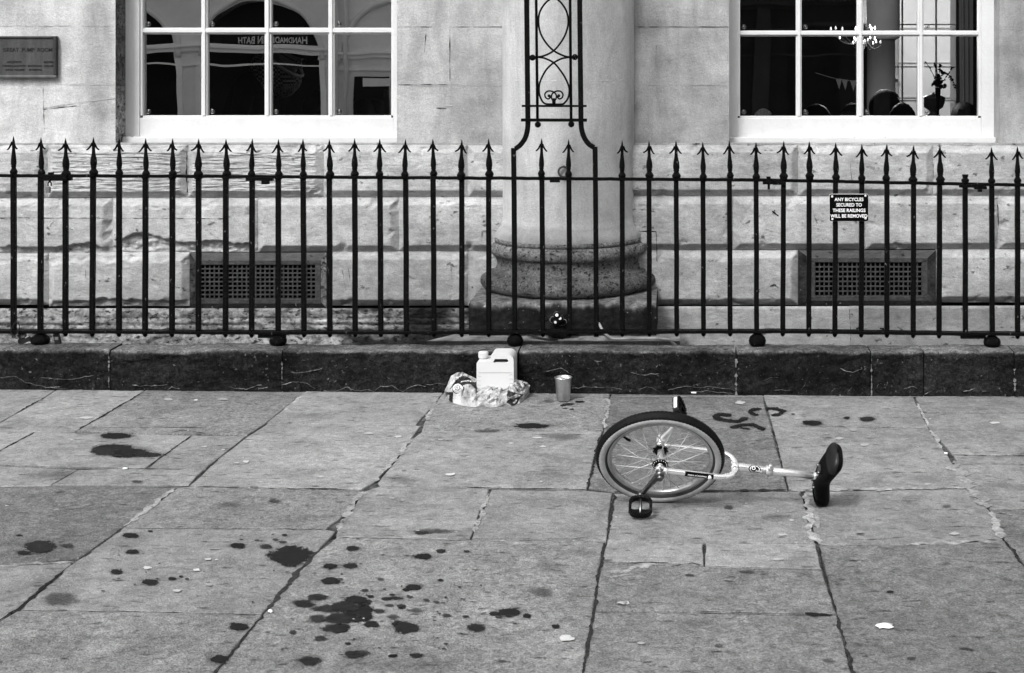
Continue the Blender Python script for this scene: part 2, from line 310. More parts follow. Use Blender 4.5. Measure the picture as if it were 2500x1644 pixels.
SL = [  # outline in photo pixels (turned into ground points), stone tone, coarse grain
 ([(-600,938),(150,942),(111,969),(0,1032),(-40,1052),(-600,1048)], .98, 0),
 ([(150,943),(365,944),(347,958),(185,1053),(83,1053),(-40,1052),(0,1032),(111,969)], 1.0, 0),
 ([(365,944),(760,947),(733,965),(651,1032),(605,1062),(350,1059),(185,1054),(347,958)], 1.12, 1),
 ([(760,947),(1090,950),(1074,969),(1017,1038),(862,1036),(651,1032),(733,965)], 1.06, 0),
 ([(1090,950),(1492,953),(1489,969),(1473,1050),(1349,1052),(1260,1051),(1029,1050),(1035,1030),(1074,969)], 1.12, 1),
 ([(1492,953),(1862,956),(1864,970),(1885,1050),(1904,1120),(1924,1195),(1730,1197),(1499,1199),(1436,1190),(1451,1120),(1473,1050),(1489,969)], .68, 1),
 ([(1862,956),(2230,959),(2232,973),(2268,1045),(2102,1042),(1887,1040),(1866,975)], 1.02, 0),
 ([(1887,1041),(2102,1043),(2268,1046),(2314,1111),(2363,1189),(2182,1192),(1925,1193),(1904,1120)], .96, 0),
 ([(2230,959),(2900,964),(2900,1008),(2266,1007),(2249,1000)], .94, 0),
 ([(2251,1009),(2900,1010),(2900,1111),(2500,1110),(2325,1109),(2268,1046)], .92, 0),
 ([(2328,1112),(2900,1113),(2900,1243),(2417,1243),(2363,1190)], .88, 0),
 ([(2418,1246),(2900,1244),(2900,1735),(2740,1735),(2500,1380),(2453,1318)], .86, 1),
 ([(-600,1052),(83,1055),(0,1100),(-66,1135),(-600,1130)], .98, 0),
 ([(83,1055),(350,1060),(468,1063),(390,1118),(358,1142),(296,1142),(0,1136),(-66,1135),(0,1100)], 1.0, 0),
 ([(468,1063),(605,1064),(532,1120),(506,1142),(444,1144),(358,1142),(390,1118)], .98, 0),
 ([(605,1064),(655,1033),(862,1037),(1017,1039),(1029,1040),(997,1080),(969,1119),(917,1177),(885,1193),(860,1194),(461,1186),(506,1142),(532,1120)], 1.0, 0),
 ([(1032,1051),(1260,1052),(1349,1053),(1472,1052),(1451,1120),(1434,1193),(1199,1190),(1116,1187),(928,1184),(919,1178),(969,1119),(997,1080)], 1.0, 0),
 ([(-600,1131),(0,1137),(191,1146),(125,1184),(0,1187),(-600,1187)], .98, 0),
 ([(191,1147),(296,1144),(444,1145),(506,1143),(461,1186),(408,1185),(325,1185),(125,1184)], 1.0, 0),
 ([(-600,1189),(0,1189),(125,1186),(325,1187),(433,1190),(300,1288),(195,1362),(0,1380),(-600,1385)], .72, 1),
 ([(433,1191),(461,1189),(860,1196),(885,1199),(850,1250),(795,1291),(614,1291),(325,1289),(300,1288)], 1.06, 1),
 ([(300,1289),(325,1290),(614,1292),(795,1292),(820,1297),(766,1355),(715,1412),(640,1500),(307,1492),(40,1490),(159,1389),(195,1363)], 1.02, 0),
 ([(-600,1386),(0,1382),(180,1374),(159,1389),(40,1490),(0,1515),(-250,1735),(-600,1735)], 1.0, 0),
 ([(40,1492),(307,1494),(640,1502),(524,1644),(450,1735),(-250,1735),(0,1516)], 1.05, 1),
 ([(888,1200),(928,1187),(1116,1190),(1195,1195),(1149,1315),(820,1310),(822,1297)], 1.0, 0),
 ([(1199,1195),(1434,1197),(1495,1203),(1481,1320),(1398,1316),(1150,1316)], .98, 0),
 ([(822,1312),(1149,1317),(1398,1317),(1481,1321),(1463,1387),(1450,1492),(1423,1644),(1408,1735),(455,1735),(524,1644),(640,1501),(715,1412),(766,1355)], 1.12, 1),
 ([(1500,1205),(1730,1202),(1900,1200),(1956,1200),(1987,1304),(1992,1326),(1719,1325),(1482,1320)], .98, 0),
 ([(1482,1321),(1719,1326),(1719,1381),(1633,1373),(1466,1370)], 1.02, 0),
 ([(1720,1326),(1993,1327),(2008,1390),(1720,1382)], 1.0, 0),
 ([(1466,1373),(1633,1375),(1720,1383),(2009,1392),(2042,1498),(1954,1498),(1680,1493),(1451,1491)], 1.02, 1),
 ([(1450,1493),(1680,1495),(1954,1500),(2043,1500),(2081,1644),(2105,1735),(1408,1735),(1423,1644)], 1.06, 1),
 ([(1959,1200),(2182,1195),(2363,1191),(2417,1245),(2450,1318),(2218,1329),(2000,1329),(1988,1304)], .93, 0),
 ([(1997,1332),(2218,1331),(2453,1320),(2500,1380),(2740,1735),(2105,1735),(2081,1644),(2043,1499)], .88, 1),
]
pv = MB()
def inset(poly, d):
    n = len(poly); out = []
    for i in range(n):
        a, b_, c = poly[i-1], poly[i], poly[(i+1) % n]
        e1 = (b_-a).normalized(); e2 = (c-b_).normalized(); n1 = Vector((-e1.y, e1.x)); n2 = Vector((-e2.y, e2.x))
        k = n1+n2
        if k.length < 1e-4: k = n1
        k = k.normalized(); s_ = d/max(0.45, k.dot(n1)); out.append(b_+k*s_)
    return out
def slab(poly, tone, mat, gap=0.0012, step=0.025, rag=0.0030, dz=0.0):
    ar = sum(poly[i-1].x*poly[i].y-poly[i].x*poly[i-1].y for i in range(len(poly)))
    if ar < 0: poly = poly[::-1]
    poly = inset(poly, gap); pts = []
    for i in range(len(poly)):
        a, b_ = poly[i], poly[(i+1) % len(poly)]; L = (b_-a).length; k = max(1, int(L/step))
        e = (b_-a).normalized(); nn = Vector((-e.y, e.x))
        for j in range(k):
            q = a.lerp(b_, j/k); d = fb(q.x*9, q.y*9, 3.1)*rag*1.3+abs(fb(q.x*2.3, q.y*2.3, 8.7))*rag*1.2
            if fn(q.x*5, q.y*5, 1.7) > 0.42: d += 0.008*(fn(q.x*5, q.y*5, 1.7)-0.42)/0.3
            pts.append(q+nn*max(-0.002, d))
    cx = sum(p.x for p in pts)/len(pts); cy = sum(p.y for p in pts)/len(pts)
    tx = random.uniform(-.0022, .0022); ty = random.uniform(-.0022, .0022)
    def zz(p): return gz(p.x)+dz+tx*(p.x-cx)+ty*(p.y-cy)
    n = len(pts); rings = []
    for (ins, dep) in ((0.006, 0.0), (0.0022, -0.0012), (0.0, -0.005), (0.0, -0.034)):
        cc = []
        for i in range(n):
            e = (pts[(i+1) % n]-pts[i-1]).normalized(); nn = Vector((-e.y, e.x)); q = pts[i]+nn*ins
            cc.append(Vector((q.x, q.y, zz(q)+dep)))
        rings.append(cc)
    vs = [v for r_ in rings for v in r_]; fs = [list(range(n))]
    for r_ in range(3):
        for i in range(n): fs.append((r_*n+i, (r_+1)*n+i, (r_+1)*n+(i+1) % n, r_*n+(i+1) % n))
    tl = [tone]*(2*n)+[tone*.8]*n+[tone*.5]*n
    pv.add(vs, fs, mat, tl, False)
def slab_px(px, tone, coarse):
    poly = [G(x, y) for x, y in px]; poly = [Vector((p.x, p.y)) for p in poly]
    slab(poly, tone, 1 if coarse else 0, dz=random.uniform(-.001, .001))
for px, tn, cs in SL: slab_px(px, tn*random.uniform(.88, 1.12), cs)
# paving going on beyond the picture: towards the viewer and to the sides
y = 3.86
while y > -7.9:
    d = random.uniform(.5, .8); x = -8.0
    while x < 8:
        w = random.uniform(.7, 1.2)
        slab([Vector((x, y-d)), Vector((x+w, y-d)), Vector((x+w, y)), Vector((x, y))], random.uniform(.85, 1.1), random.choice((0, 1)), step=.12)
        x += w
    y -= d
for (xa, xb) in ((-9.0, -2.4), (1.25, 8.0)):
    y = 7.6
    while y > 3.9:
        d = min(random.uniform(.5, .9), y-3.86); x = xa
        fa = (2270-1670)/3550
        while x < xb:
            w = random.uniform(.8, 1.2); yl = y-d
            x0 = x; x1 = min(x+w, xb)
            lim = lambda yy: (-600-CX)*yy/F if xa < 0 else (2900-CX)*yy/F
            if xa < 0:
                q = [Vector((x0, yl)), Vector((min(x1, lim(yl)), yl)), Vector((min(x1, lim(y)), y)), Vector((x0, y))]
                ok = q[1].x-q[0].x > .01 and q[2].x-q[3].x > .01
            else:
                q = [Vector((max(x0, lim(yl)), yl)), Vector((x1, yl)), Vector((x1, y)), Vector((max(x0, lim(y)), y))]
                ok = q[1].x-q[0].x > .01 and q[2].x-q[3].x > .01
            if ok: slab(q, random.uniform(.85, 1.1), 0, step=.12)
            x += w
        y -= d
def ribbon(px, w, mat, tone=1.0, h=0.002, rag=0.5, step=0.02):
    pts = [G(x, y_, h) for x, y_ in px]; path = []
    for i in range(len(pts)-1):
        k = max(1, int((pts[i+1]-pts[i]).length/step))
        for j in range(k): path.append(pts[i].lerp(pts[i+1], j/k))
    path.append(pts[-1]); vs = []; n = len(path)
    for i, p in enumerate(path):
        d = (path[min(i+1, n-1)]-path[max(i-1, 0)]).normalized(); nn = Vector((-d.y, d.x, 0))
        e = min(1.0, 0.25+min(i, n-1-i)*0.3)
        wl = w*.5*e*max(.15, 1+rag*2.2*fb(p.x*22, p.y*22, 1.3)); wr = w*.5*e*max(.15, 1+rag*2.2*fb(p.x*22, p.y*22, 7.9))
        j = nn*fb(p.x*12, p.y*12, 4.4)*w*.35*rag*2
        for q in (p+nn*wl+j, p-nn*wr+j): vs.append((q.x, q.y, gz(q.x)+h))
    pv.add(vs, [(2*i, 2*i+2, 2*i+3, 2*i+1) for i in range(n-1)], mat, tone)
# lime mortar left in the joints, and dark open joints and cracks
for px, w in (([(1068,975),(1040,1025)], .02), ([(1005,1070),(962,1125),(918,1175)], .020), ([(884,1200),(850,1254),(822,1296)], .022),
              ([(428,1194),(360,1243),(305,1284)], .020), ([(2238,985),(2268,1040)], .012), ([(2272,1050),(2300,1095)], .016), ([(2330,1125),(2363,1185),(2415,1240)], .040),
              ([(2418,1248),(2450,1314)], .022), ([(1972,1195),(2182,1194),(2360,1190)], .024), ([(1962,1205),(1985,1300),(1996,1328)], .024),
              ([(2006,1330),(2100,1330)], .02), ([(2215,1329),(2440,1321)], .022), ([(0,1188),(130,1186)], .016), ([(-20,1382),(180,1372)], .018),
              ([(1487,975),(1475,1045)], .014), ([(735,968),(690,1003)], .016), ([(1480,1395),(1560,1388),(1610,1378)], .035), ([(1468,1412),(1560,1400)], .012),
              ([(1932,1197),(1965,1196)], .035), ([(1190,1205),(1158,1300)], .014), ([(830,1311),(1140,1317)], .010), ([(2345,1132),(2700,1132)], .005),
              ([(1990,1240),(2000,1290)], .014)):
    ribbon(px, w*1.1, 2, random.uniform(.85, 1.15), rag=.75, step=.012)
_rib = ribbon
def ribbon(px, w, mat, tone=1.0, **k): _rib(px, w*.62, mat, tone, **k)
for px, w in (([(110,970),(40,1008)], .010), ([(345,960),(260,1010),(190,1050)], .013), ([(205,1046),(380,1043),(505,1044)], .006), ([(400,1059),(450,1050),(500,1058)], .008),
              ([(83,1056),(0,1101),(-60,1133)], .010), ([(466,1065),(390,1118),(360,1142)], .010), ([(600,1066),(508,1142)], .006), ([(300,1144),(445,1146)], .008), ([(0,1137),(290,1143)], .006),
              ([(410,1187),(640,1191),(860,1195)], .016), ([(1116,1188),(1199,1192),(1434,1195)], .014), ([(1500,1201),(1600,1202),(1730,1199),(1922,1196)], .030),
              ([(1466,1060),(1452,1120),(1436,1188)], .014), ([(1499,1208),(1483,1316)], .015), ([(1476,1325),(1463,1387),(1450,1492),(1424,1644)], .012),
              ([(1888,1052),(1905,1120),(1923,1192)], .007), ([(1890,1041),(2100,1043),(2255,1046)], .006), ([(2325,1110),(2370,1112),(2440,1113)], .014), ([(2440,1113),(2700,1112)], .006),
              ([(2453,1320),(2500,1382),(2740,1733)], .014), ([(2000,1335),(2010,1394),(2043,1499)], .008), ([(2043,1499),(2081,1644),(2105,1733)], .016),
              ([(1965,1496),(2042,1498)], .040), ([(1700,1493),(1960,1499)], .005), ([(1470,1371),(1560,1374),(1633,1374)], .012), ([(1640,1384),(1690,1374),(1718,1381)], .008), ([(1718,1328),(1719,1380)], .006),
              ([(1990,1391),(2008,1392)], .012), ([(1720,1382),(1990,1391)], .004), ([(297,1290),(230,1340),(197,1362)], .010), ([(325,1290),(614,1292),(790,1292)], .006), ([(700,1293),(790,1292)], .010),
              ([(155,1392),(60,1474),(0,1516)], .016), ([(45,1491),(307,1493),(640,1501)], .006), ([(780,1345),(766,1356),(700,1430),(655,1488)], .020), ([(640,1503),(524,1645),(455,1733)], .012),
              ([(1150,1316),(1398,1316)], .005), ([(1395,1318),(1440,1311)], .012), ([(1258,1051),(1350,1053)], .006), ([(1350,1051),(1385,1038),(1440,1028)], .003),
              ([(1455,1052),(1472,1053)], .012), ([(191,1147),(126,1183)], .005), ([(455,1418),(520,1409),(620,1388)], .002), ([(1200,1432),(1240,1452),(1262,1464)], .002),
              ([(270,968),(318,970)], .008), ([(2266,1008),(2700,1009)], .005), ([(2420,1245),(2700,1244)], .006), ([(1050,1302),(1000,1304)], .003), ([(2040,1316),(2120,1318),(2200,1314)], .003)):
    ribbon(px, w, 4, random.uniform(.5, 1.5), h=.0026, rag=.95, step=.010)
# dusty lime line where the paving meets the kerb
ribbon([(-300,944),(600,952),(1100,957),(1500,963)], .012, 2, .9); ribbon([(1485,968),(1800,969),(2500,969)], .020, 2, .9)
# wet splashes (centre, radii, softness, darkness)
ST = [(318,1307,18,6),(367,1297,6.5,2.2),(323,1347,15,5),(580,1332,17,6),(648,1334,14,5),(708,1356,50,23,.04),(284,1396,15,5),(366,1421,19,6.5),(420,1412,9,3),
 (442,1407,5,2),(582,1530,21,9),(536,1609,22,9),(755,1613,26,10),(806,1382,17,6),(807,1418,22,7.5),(775,1458,25,8),(741,1474,24,8.5),(782,1559,15,6,.3),(715,1544,9,5,.4),
 (99,1335,33,14,.1),(58,1349,14,4),(163,1332,16,5,.5),(144,1463,40,14,.8),(47,1307,8,2),(672,1317,7,2.5,.4),(694,1306,6,2),(690,1323,10,3,.5),
 (859,1339,14.5,5.5),(855,1381,16,6),(1033,1358,18,6),(1076,1345,11.5,4,.2),(1139,1346,7,2.2),(1010,1433,18,6.5),(1075,1416,7,2.6),(890,1441,8,3,.3),(930,1414,8,2.5,.5),
 (867,1464,28,8),(842,1481,34,12),(878,1496,33,20),(842,1511,38,9,.2),(907,1524,19,7),(831,1533,24,10),(809,1486,43,8,.35),(775,1510,20,9,.35),(827,1510,32,12,.2),(820,1534,30,9,.2),(885,1470,20,8),
 (943,1462,12,4),(965,1460,16,3,.2),(980,1480,11,4),(926,1492,12,5,.3),(990,1532,30,13),(972,1523,15,7),(863,1597,21,9,.15),(885,1593,16,5,.4),(1244,1495,27,9),(1206,1498,12,4.5),(1218,1506,10,3,.3),
 (1287,1503,9,5),(1161,1532,20,8.5),(1138,1505,8,2.4),(1357,1529,9.5,4.5),(959,1601,10,4),(1015,1600,14,5),(849,1571,6.5,2.5),(1000,1458,8,3,.4),(1040,1465,8,3,.4),(1065,1470,7,3,.5),(960,1505,14,5,.6),(1015,1490,16,5,.7),
 (1322,1445,26,11,.95),(1340,1384,34,11,1.4),(1060,1297,50,5,.8),(1030,1301,16,4,.4),(950,1478,10,3,.4),(1090,1502,10,4,.5),(957,1452,7,2),(990,1440,8,3),(905,1456,8,3),
 (282,1064,35,7,.05),(277,1099,48,15,.05),(315,1105,40,10),(360,1110,36,5),(250,1103,22,8),
 (1298,1040,40,6,.1),
 (1985,1033,21,5.5),(1968,1030,10,3),(2067,1020,8,2.5),(2117,1023,17,5),(1936,1011,5,1.2),
 (1388,987,13,2.6),(1416,981,11,2.2),(1374,990,7,2),(1379,997,6,1.2),(1396,999,6,1.2),(1340,980,12,4,1.0),(1375,1012,44,8,1.8),(1372,1066,40,8,1.2),
 (2173,1445,8,3,.2),(2225,1607,12,4,.6),(2022,1613,14,5,.9),(1683,1404,11,3,.5),(1822,1396,16,3,.6),(1900,1262,30,8,1.4),(1779,1239,10,5,.7),(1715,1525,50,12,1.6),(1755,1577,10,4,.8),(120,1158,70,9,1.4),
 (335,1176,14,3,.6),(750,1087,60,8,1.7),(880,1068,60,10,1.7),(560,1232,30,6,1.2),(670,1224,14,4,.6),(760,1013,40,8,1.5),(1190,1052,30,4,.8),(210,1480,60,12,1.9),(130,1570,60,22,1.8),(980,1622,100,12,1.5),(1250,1600,70,14,1.9),
 (1350,1155,50,10,1.5),(980,1170,36,8,1.3),(2170,1100,40,6,1.6),(2310,1236,10,3,.8),(1700,1268,60,14,1.9),(1990,1235,30,8,1.4)]
for pth, rw, rh in (([(1776,1013),(1757,1012),(1745,1017),(1755,1023),(1778,1027),(1800,1029),(1812,1025),(1823,1019)], 8, 3.2), ([(1853,998),(1838,1000),(1831,1006),(1842,1012),(1852,1013)], 6, 2.6), ([(1790,1043),(1812,1037),(1838,1037),(1852,1043),(1866,1050)], 8, 2.8),
                    ([(1876,997),(1895,998),(1911,1003),(1906,1010),(1890,1014),(1882,1012)], 7, 3.0), ([(1812,1045),(1832,1048)], 6, 1.6)):
    for i in range(len(pth)-1):
        L_ = math.hypot(pth[i+1][0]-pth[i][0], (pth[i+1][1]-pth[i][1])*2.5); k_ = max(1, int(L_/5))
        for j in range(k_): ST.append((lerp(pth[i][0], pth[i+1][0], j/k_), lerp(pth[i][1], pth[i+1][1], j/k_), rw*random.uniform(.75, 1.25), rh*random.uniform(.75, 1.25)))
for _ in range(60): ST.append((random.gauss(960, 150), random.gauss(1480, 60), random.uniform(2, 7), random.uniform(1, 2.4), random.uniform(.2, .9)))
for _ in range(25): ST.append((random.uniform(250, 720), random.uniform(1300, 1470), random.uniform(2, 6), random.uniform(.9, 2), random.uniform(.3, .9)))
ST = [q for s_ in ST for q in (([(s_[0]+s_[2]*.05, s_[1]-s_[3]*.1, s_[2]*1.3, s_[3]*1.35, 1.35)] if 12 < s_[2] < 45 and not (770 < s_[0] < 940 and 1455 < s_[1] < 1550) and (len(s_) < 5 or s_[4] < .3) else [])+[s_])]
wet = []; edge0 = len(pv.v); eA = {}; sA = {}
for k, q in enumerate(ST):
    cx, cy, rx, ry = q[:4]; sf = q[4] if len(q) > 4 else random.choice((.04, .1, .2))
    h = .0032+.00012*(k % 8); o = len(pv.v); N = 28; ex = 1.35+sf*.5; vs = []
    for i in range(N):
        a = 2*math.pi*i/N; r_ = ex*(1+.20*fb(math.cos(a)*1.6+cx, math.sin(a)*1.6+cy, 2.2))
        p = G(cx+rx*r_*math.cos(a), cy+ry*r_*math.sin(a)-.25*rx*0*math.cos(a), h); vs.append((p.x, p.y, gz(p.x)+h))
    c = G(cx, cy, h); vs.append((c.x, c.y, gz(c.x)+h))
    pv.add(vs, [(i, (i+1) % N, N) for i in range(N)], 3, .0085+.03*min(sf, 1.0)+random.uniform(0, .003))
    for i in range(N): eA[o+i] = 0.0; sA[o+i] = sf*.6
    eA[o+N] = 1.0; sA[o+N] = sf*.6
# trodden chewing gum and lime spots
GS = [(507,1365,8,3),(480,1391,8,3),(510,1427,9,3.5),(431,1442,10,3),(600,1127,8,2.6),(578,1130,7,1.6),(784,1164,9,2),(984,1221,5,2),(957,1216,8,1.6),(1133,1388,5,2),(1383,1557,18,7),(1524,1472,14,4),(1565,1570,9,3),
 (1102,1158,13,3.5),(984,1147,6,1.6),(1143,1116,5,1.4),(1325,1090,8,1.8),(1371,1089,9,1.8),(1248,1082,6,1.5),(1311,1069,12,2),(2083,1049,12,3),(2018,1059,6,1.6),(2109,1086,9,3),(2048,1071,9,3),(2428,1032,12,3),
 (412,975,10,3),(478,977,6,2.2),(545,975,14,2.4),(333,983,6,1.6),(500,1090,7,2),(490,1110,6,1.5),(210,1020,14,3),(973,1066,9,2.5),(900,1058,12,2.2),(1075,1073,6,1.6),(1095,1073,9,2),(1807,983,11,4),(1245,1075,5,1.5),
 (2265,1182,6,2),(2100,1299,8,2.5),(1910,1305,12,2.5),(1900,1365,14,3),(2330,1303,12,3),(360,1386,12,3.5),(175,1585,4,1.5),(308,1589,4,1.5),(190,1585,2,1),(855,1465,0,0),(1708,1245,10,2),(1933,1270,6,2),(2170,1195,7,2),(2240,1090,3,1)]
for _ in range(60): GS.append((random.uniform(-100, 2600), random.uniform(985, 1640), random.uniform(2, 5), random.uniform(.8, 1.7)))
for k, (cx, cy, rx, ry) in enumerate(GS):
    if rx <= 0: continue
    h = .0036+.0001*(k % 6); N = 12; vs = []
    for i in range(N):
        a = 2*math.pi*i/N; r_ = 1+.5*fb(math.cos(a)*1.5+cx, math.sin(a)*1.5+cy, 5.2)
        p = G(cx+rx*r_*math.cos(a), cy+ry*r_*math.sin(a), h); vs.append((p.x, p.y, gz(p.x)+h))
    pv.add(vs, [list(range(N))], 5, random.uniform(.7, 1.35))
tag(pv.build('pavement', ['paving', 'coarse', 'mortar', 'wet', 'darkjoint', 'gum'], None,
             {'edge': [eA.get(i, 0.0) for i in range(len(pv.v))], 'soft': [sA.get(i, 0.0) for i in range(len(pv.v))]}), kind='structure')

# ================================================================== KERB under the railings
kb = MB(); YF, YB, KH = 7.48, 7.66, 0.217
jx = [PX(q, YF) for q in (-900, -380, 268, 689, 1266, 1797, 2126, 2255, 2476, 2850, 3300)]
def kprof(X, v, cap_, seed):
    KH = .217-.002*(X+.9)-gz(X)
    """v 0..1 runs up the face, over the worn arris and across the top"""
    if v < .60: y_, z_ = YF, lerp(-.03, KH-.018, v/.60)
    elif v < .72:
        a = (v-.60)/.12*math.pi/2; y_, z_ = YF+.018*(1-math.cos(a)), KH-.018+.018*math.sin(a)
    elif v < .92: y_, z_ = lerp(YF+.018, YB, (v-.72)/.20), KH
    else: y_, z_ = YB, lerp(KH, -.03, (v-.92)/.08)
    w = .008*fb(X*5, z_*9+v*3, seed)+.006*fb(X*24, z_*30+v*9, seed)
    if v < .75: y_ += w-.012*max(0, fb(X*2.2, z_*5, seed+9)-.25)
    top = .006*fb(X*2.2, 3.3, seed)
    if .5 < v < .95: z_ += top+.5*w-.012*max(0, fb(X*7, 1.1, seed+4)-.35)
    return Vector((X, y_, z_+gz(X)))
for i in range(len(jx)-1):
    a, b_ = jx[i]+.003, jx[i+1]-.003; n_ = max(8, int((b_-a)/.012)); tn = random.uniform(.85, 1.15); sd = i*7.3
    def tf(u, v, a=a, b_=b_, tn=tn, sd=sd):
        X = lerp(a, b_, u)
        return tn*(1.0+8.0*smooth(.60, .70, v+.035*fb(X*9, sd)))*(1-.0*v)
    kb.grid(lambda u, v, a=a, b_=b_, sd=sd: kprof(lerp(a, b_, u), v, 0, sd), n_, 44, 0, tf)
    for X in (a, b_):
        loop = [kprof(X, v/44, 0, sd) for v in range(45)]; kb.add(loop, [list(range(45))], 0, tn)
def kline(pts, w, mat, tone, dy=.006):
    path = []
    for i in range(len(pts)-1):
        for j in range(10): path.append((lerp(pts[i][0], pts[i+1][0], j/10), lerp(pts[i][1], pts[i+1][1], j/10)))
    path.append(pts[-1]); vs = []; w *= .85
    for i, (x, y_) in enumerate(path):
        jy = 3.2*fb(x*.05, y_*.05, 2.2); ww = w*(.35+.9*abs(fb(x*.09, 5.5)))
        if i in (0, len(path)-1): ww = .2
        X = PX(x, YF)
        for s_ in (-1, 1):
            z_ = PZ(y_+jy+s_*ww*.5, YF); vv = max(0, min(.6, (z_-gz(X)+.03)/(KH-.002*(X+.9)-gz(X)-.018+.03)*.6))
            q = kprof(X, vv, 0, kseed(X)); vs.append((X, q.y-dy, q.z))
    kb.add(vs, [(2*i, 2*i+1, 2*i+3, 2*i+2) for i in range(len(path)-1)], mat, tone)
def kseed(X):
    for i in range(len(jx)-1):
        if jx[i] <= X <= jx[i+1]: return i*7.3
    return 0
for p in ([(0,921),(40,920),(70,935),(110,943),(165,947)], [(100,920),(160,926),(230,917)], [(110,945),(150,942)], [(325,937),(345,942),(410,940)], [(410,952),(420,945),(440,950)], [(690,938),(730,930),(755,940),(770,950)],
          [(710,908),(745,910),(790,899)], [(790,955),(830,953),(850,945),(870,952),(915,953),(930,943),(960,942),(985,955),(1000,945),(1020,938),(1040,943)], [(1040,938),(1090,938)], [(630,948),(655,945)],
          [(1395,948),(1430,946),(1440,943),(1490,946),(1520,950)], [(1560,952),(1580,944),(1610,955)], [(1630,952),(1660,945),(1690,944)], [(1690,945),(1760,946),(1800,953)], [(1680,958),(1730,955),(1790,960)],
          [(1540,908),(1570,915),(1610,912)], [(1330,905),(1370,900),(1400,915)], [(1865,930),(1880,922),(1900,922)], [(1955,952),(1965,940)], [(2030,955),(2040,948)], [(2070,955),(2080,945)], [(2140,948),(2145,937)], [(2205,949),(2225,943),(2240,947)], [(2255,962),(2275,955)],
          [(1890,952),(1930,953)], [(2395,953),(2415,952)], [(2350,955),(2380,948)], [(560,945),(600,950),(640,940)], [(2050,900),(2080,908),(2105,898)], [(1450,880),(1470,885)], [(540,955),(600,957)], [(180,952),(240,955)]):
    kline(p, 2.2, 1, random.uniform(.55, 1.1))
for x, y0, y1, w in ((268,870,945,5), (690,880,948,4), (1797,875,965,7), (2127,850,965,4), (2476,900,955,8)):
    kline([(x, y0), (x+1, (y0+y1)/2), (x, y1)], 1, 1, .9) if False else None
    vs = []; k_ = 40
    for i in range(k_+1):
        yy = lerp(y0, y1, i/k_); ww = w*.5*(.02+1.0*max(0, .30+1.3*fb(x*.1, yy*.16, 3.3)))
        for s_ in (-1, 1):
            X = PX(x+s_*ww+1.5*fb(x, yy*.08, 2), YF); z_ = PZ(yy, YF); vs.append((X, YF-.012, z_))
    kb.add(vs, [(2*i, 2*i+1, 2*i+3, 2*i+2) for i in range(k_)], 1, 1.0)
tag(kb.build('kerb_wall', ['kerb', 'limeline']), 'long dark stone kerb with a pale worn top carrying the black railings', 'kerb wall')
lw = MB()                                            # sunk floor between kerb and building
lw.box(-9, 9, YB-.002, 8.6, -.10, -.02, 0, .8)
tag(lw.build('area_floor', 'stained'), kind='structure')
fl = MB()
def fledge(u, v):
    X = lerp(PX(1117+40*(1-v)*0, 7.72), PX(1660, 7.72), u); y_ = lerp(7.69, 8.2, v)
    if u == 0: X -= .0
    return Vector((X+(-.16+.30*v if u < .02 else 0), y_, .226+.002*fb(X*6, y_*6)))
fl.grid(fledge, 40, 10, 0, lambda u, v: .8+.25*fb(u*9, v*3))
fl.grid(lambda u, v: Vector((lerp(PX(1117, 7.72)-.16, PX(1660, 7.72), u), 7.69, lerp(-.03, .2255, v))), 40, 4, 0, lambda u, v: .35)
tag(fl.build('threshold_slab', 'paving'), 'pale worn stone slab on the area floor before the column plinth', 'stone slab')
# ================================================================== THE STONE BUILDING
YJ, YB_, YW, YG = 8.35, 8.31, 8.50, 8.545       # wall plane, block faces, window frame, glass
bld = thing('stone_building', (0, YJ, 0), 'pale stone building front with two white sash windows and a half column', 'building')
WIN = [(PX(282, YJ), PX(969, YJ)), (PX(1780, YJ), PX(2440, YJ))]
ZB, ZT = PZ(350, YJ), 6.2
ZS = PZ(352, YW)
# --- ashlar wall in courses
up = MB()
zr = [ZB, PZ(207, YJ), PZ(66, YJ)]
while zr[-1] < ZT: zr.append(zr[-1]+.335)
WT = 3.55
xs = [-8.5, -6.2, -4.9, WIN[0][0], WIN[0][1], PX(1098, YJ), PX(1228, YJ)+.03, PX(1550, YJ)-.03, PX(1657, YJ), WIN[1][0], WIN[1][1], 2.6, 3.8, 8.5]
tones = {0: 1.12, 1: 1.15, 2: 1.18, 4: .92, 5: .90, 7: .72, 8: .76, 10: .74, 11: .8, 12: .9}
for r in range(len(zr)-1):
    z0, z1 = zr[r], zr[r+1]
    for i in range(len(xs)-1):
        inwin = any(abs(xs[i]-w[0]) < 1e-6 for w in WIN)
        if i == 6: continue
        if inwin:
            if z0 >= WT: pass
            elif z1 <= WT: continue
            else: z0_ = WT
        zl = WT if (inwin and z0 < WT) else z0
        tn = tones.get(i, 1.0)*random.uniform(.96, 1.04)
        a, b_ = xs[i], xs[i+1]
        nx = max(2, int((b_-a)/.05)); nz_ = max(2, int((z1-zl)/.05))
        up.grid(lambda u, v, a=a, b_=b_, zl=zl, z1=z1: Vector((lerp(a, b_, u), YJ+.0015*fb(lerp(a, b_, u)*4, lerp(zl, z1, v)*4), lerp(zl, z1, v))), nx, nz_, 0,
                lambda u, v, tn=tn: tn)
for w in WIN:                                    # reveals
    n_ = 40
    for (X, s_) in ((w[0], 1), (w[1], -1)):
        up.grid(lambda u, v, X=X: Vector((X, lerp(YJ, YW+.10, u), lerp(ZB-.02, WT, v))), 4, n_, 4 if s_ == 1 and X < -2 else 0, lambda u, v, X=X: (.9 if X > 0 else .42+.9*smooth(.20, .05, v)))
    up.box(w[0], w[1], YJ, YW+.1, WT, WT+.02, 0, .8)
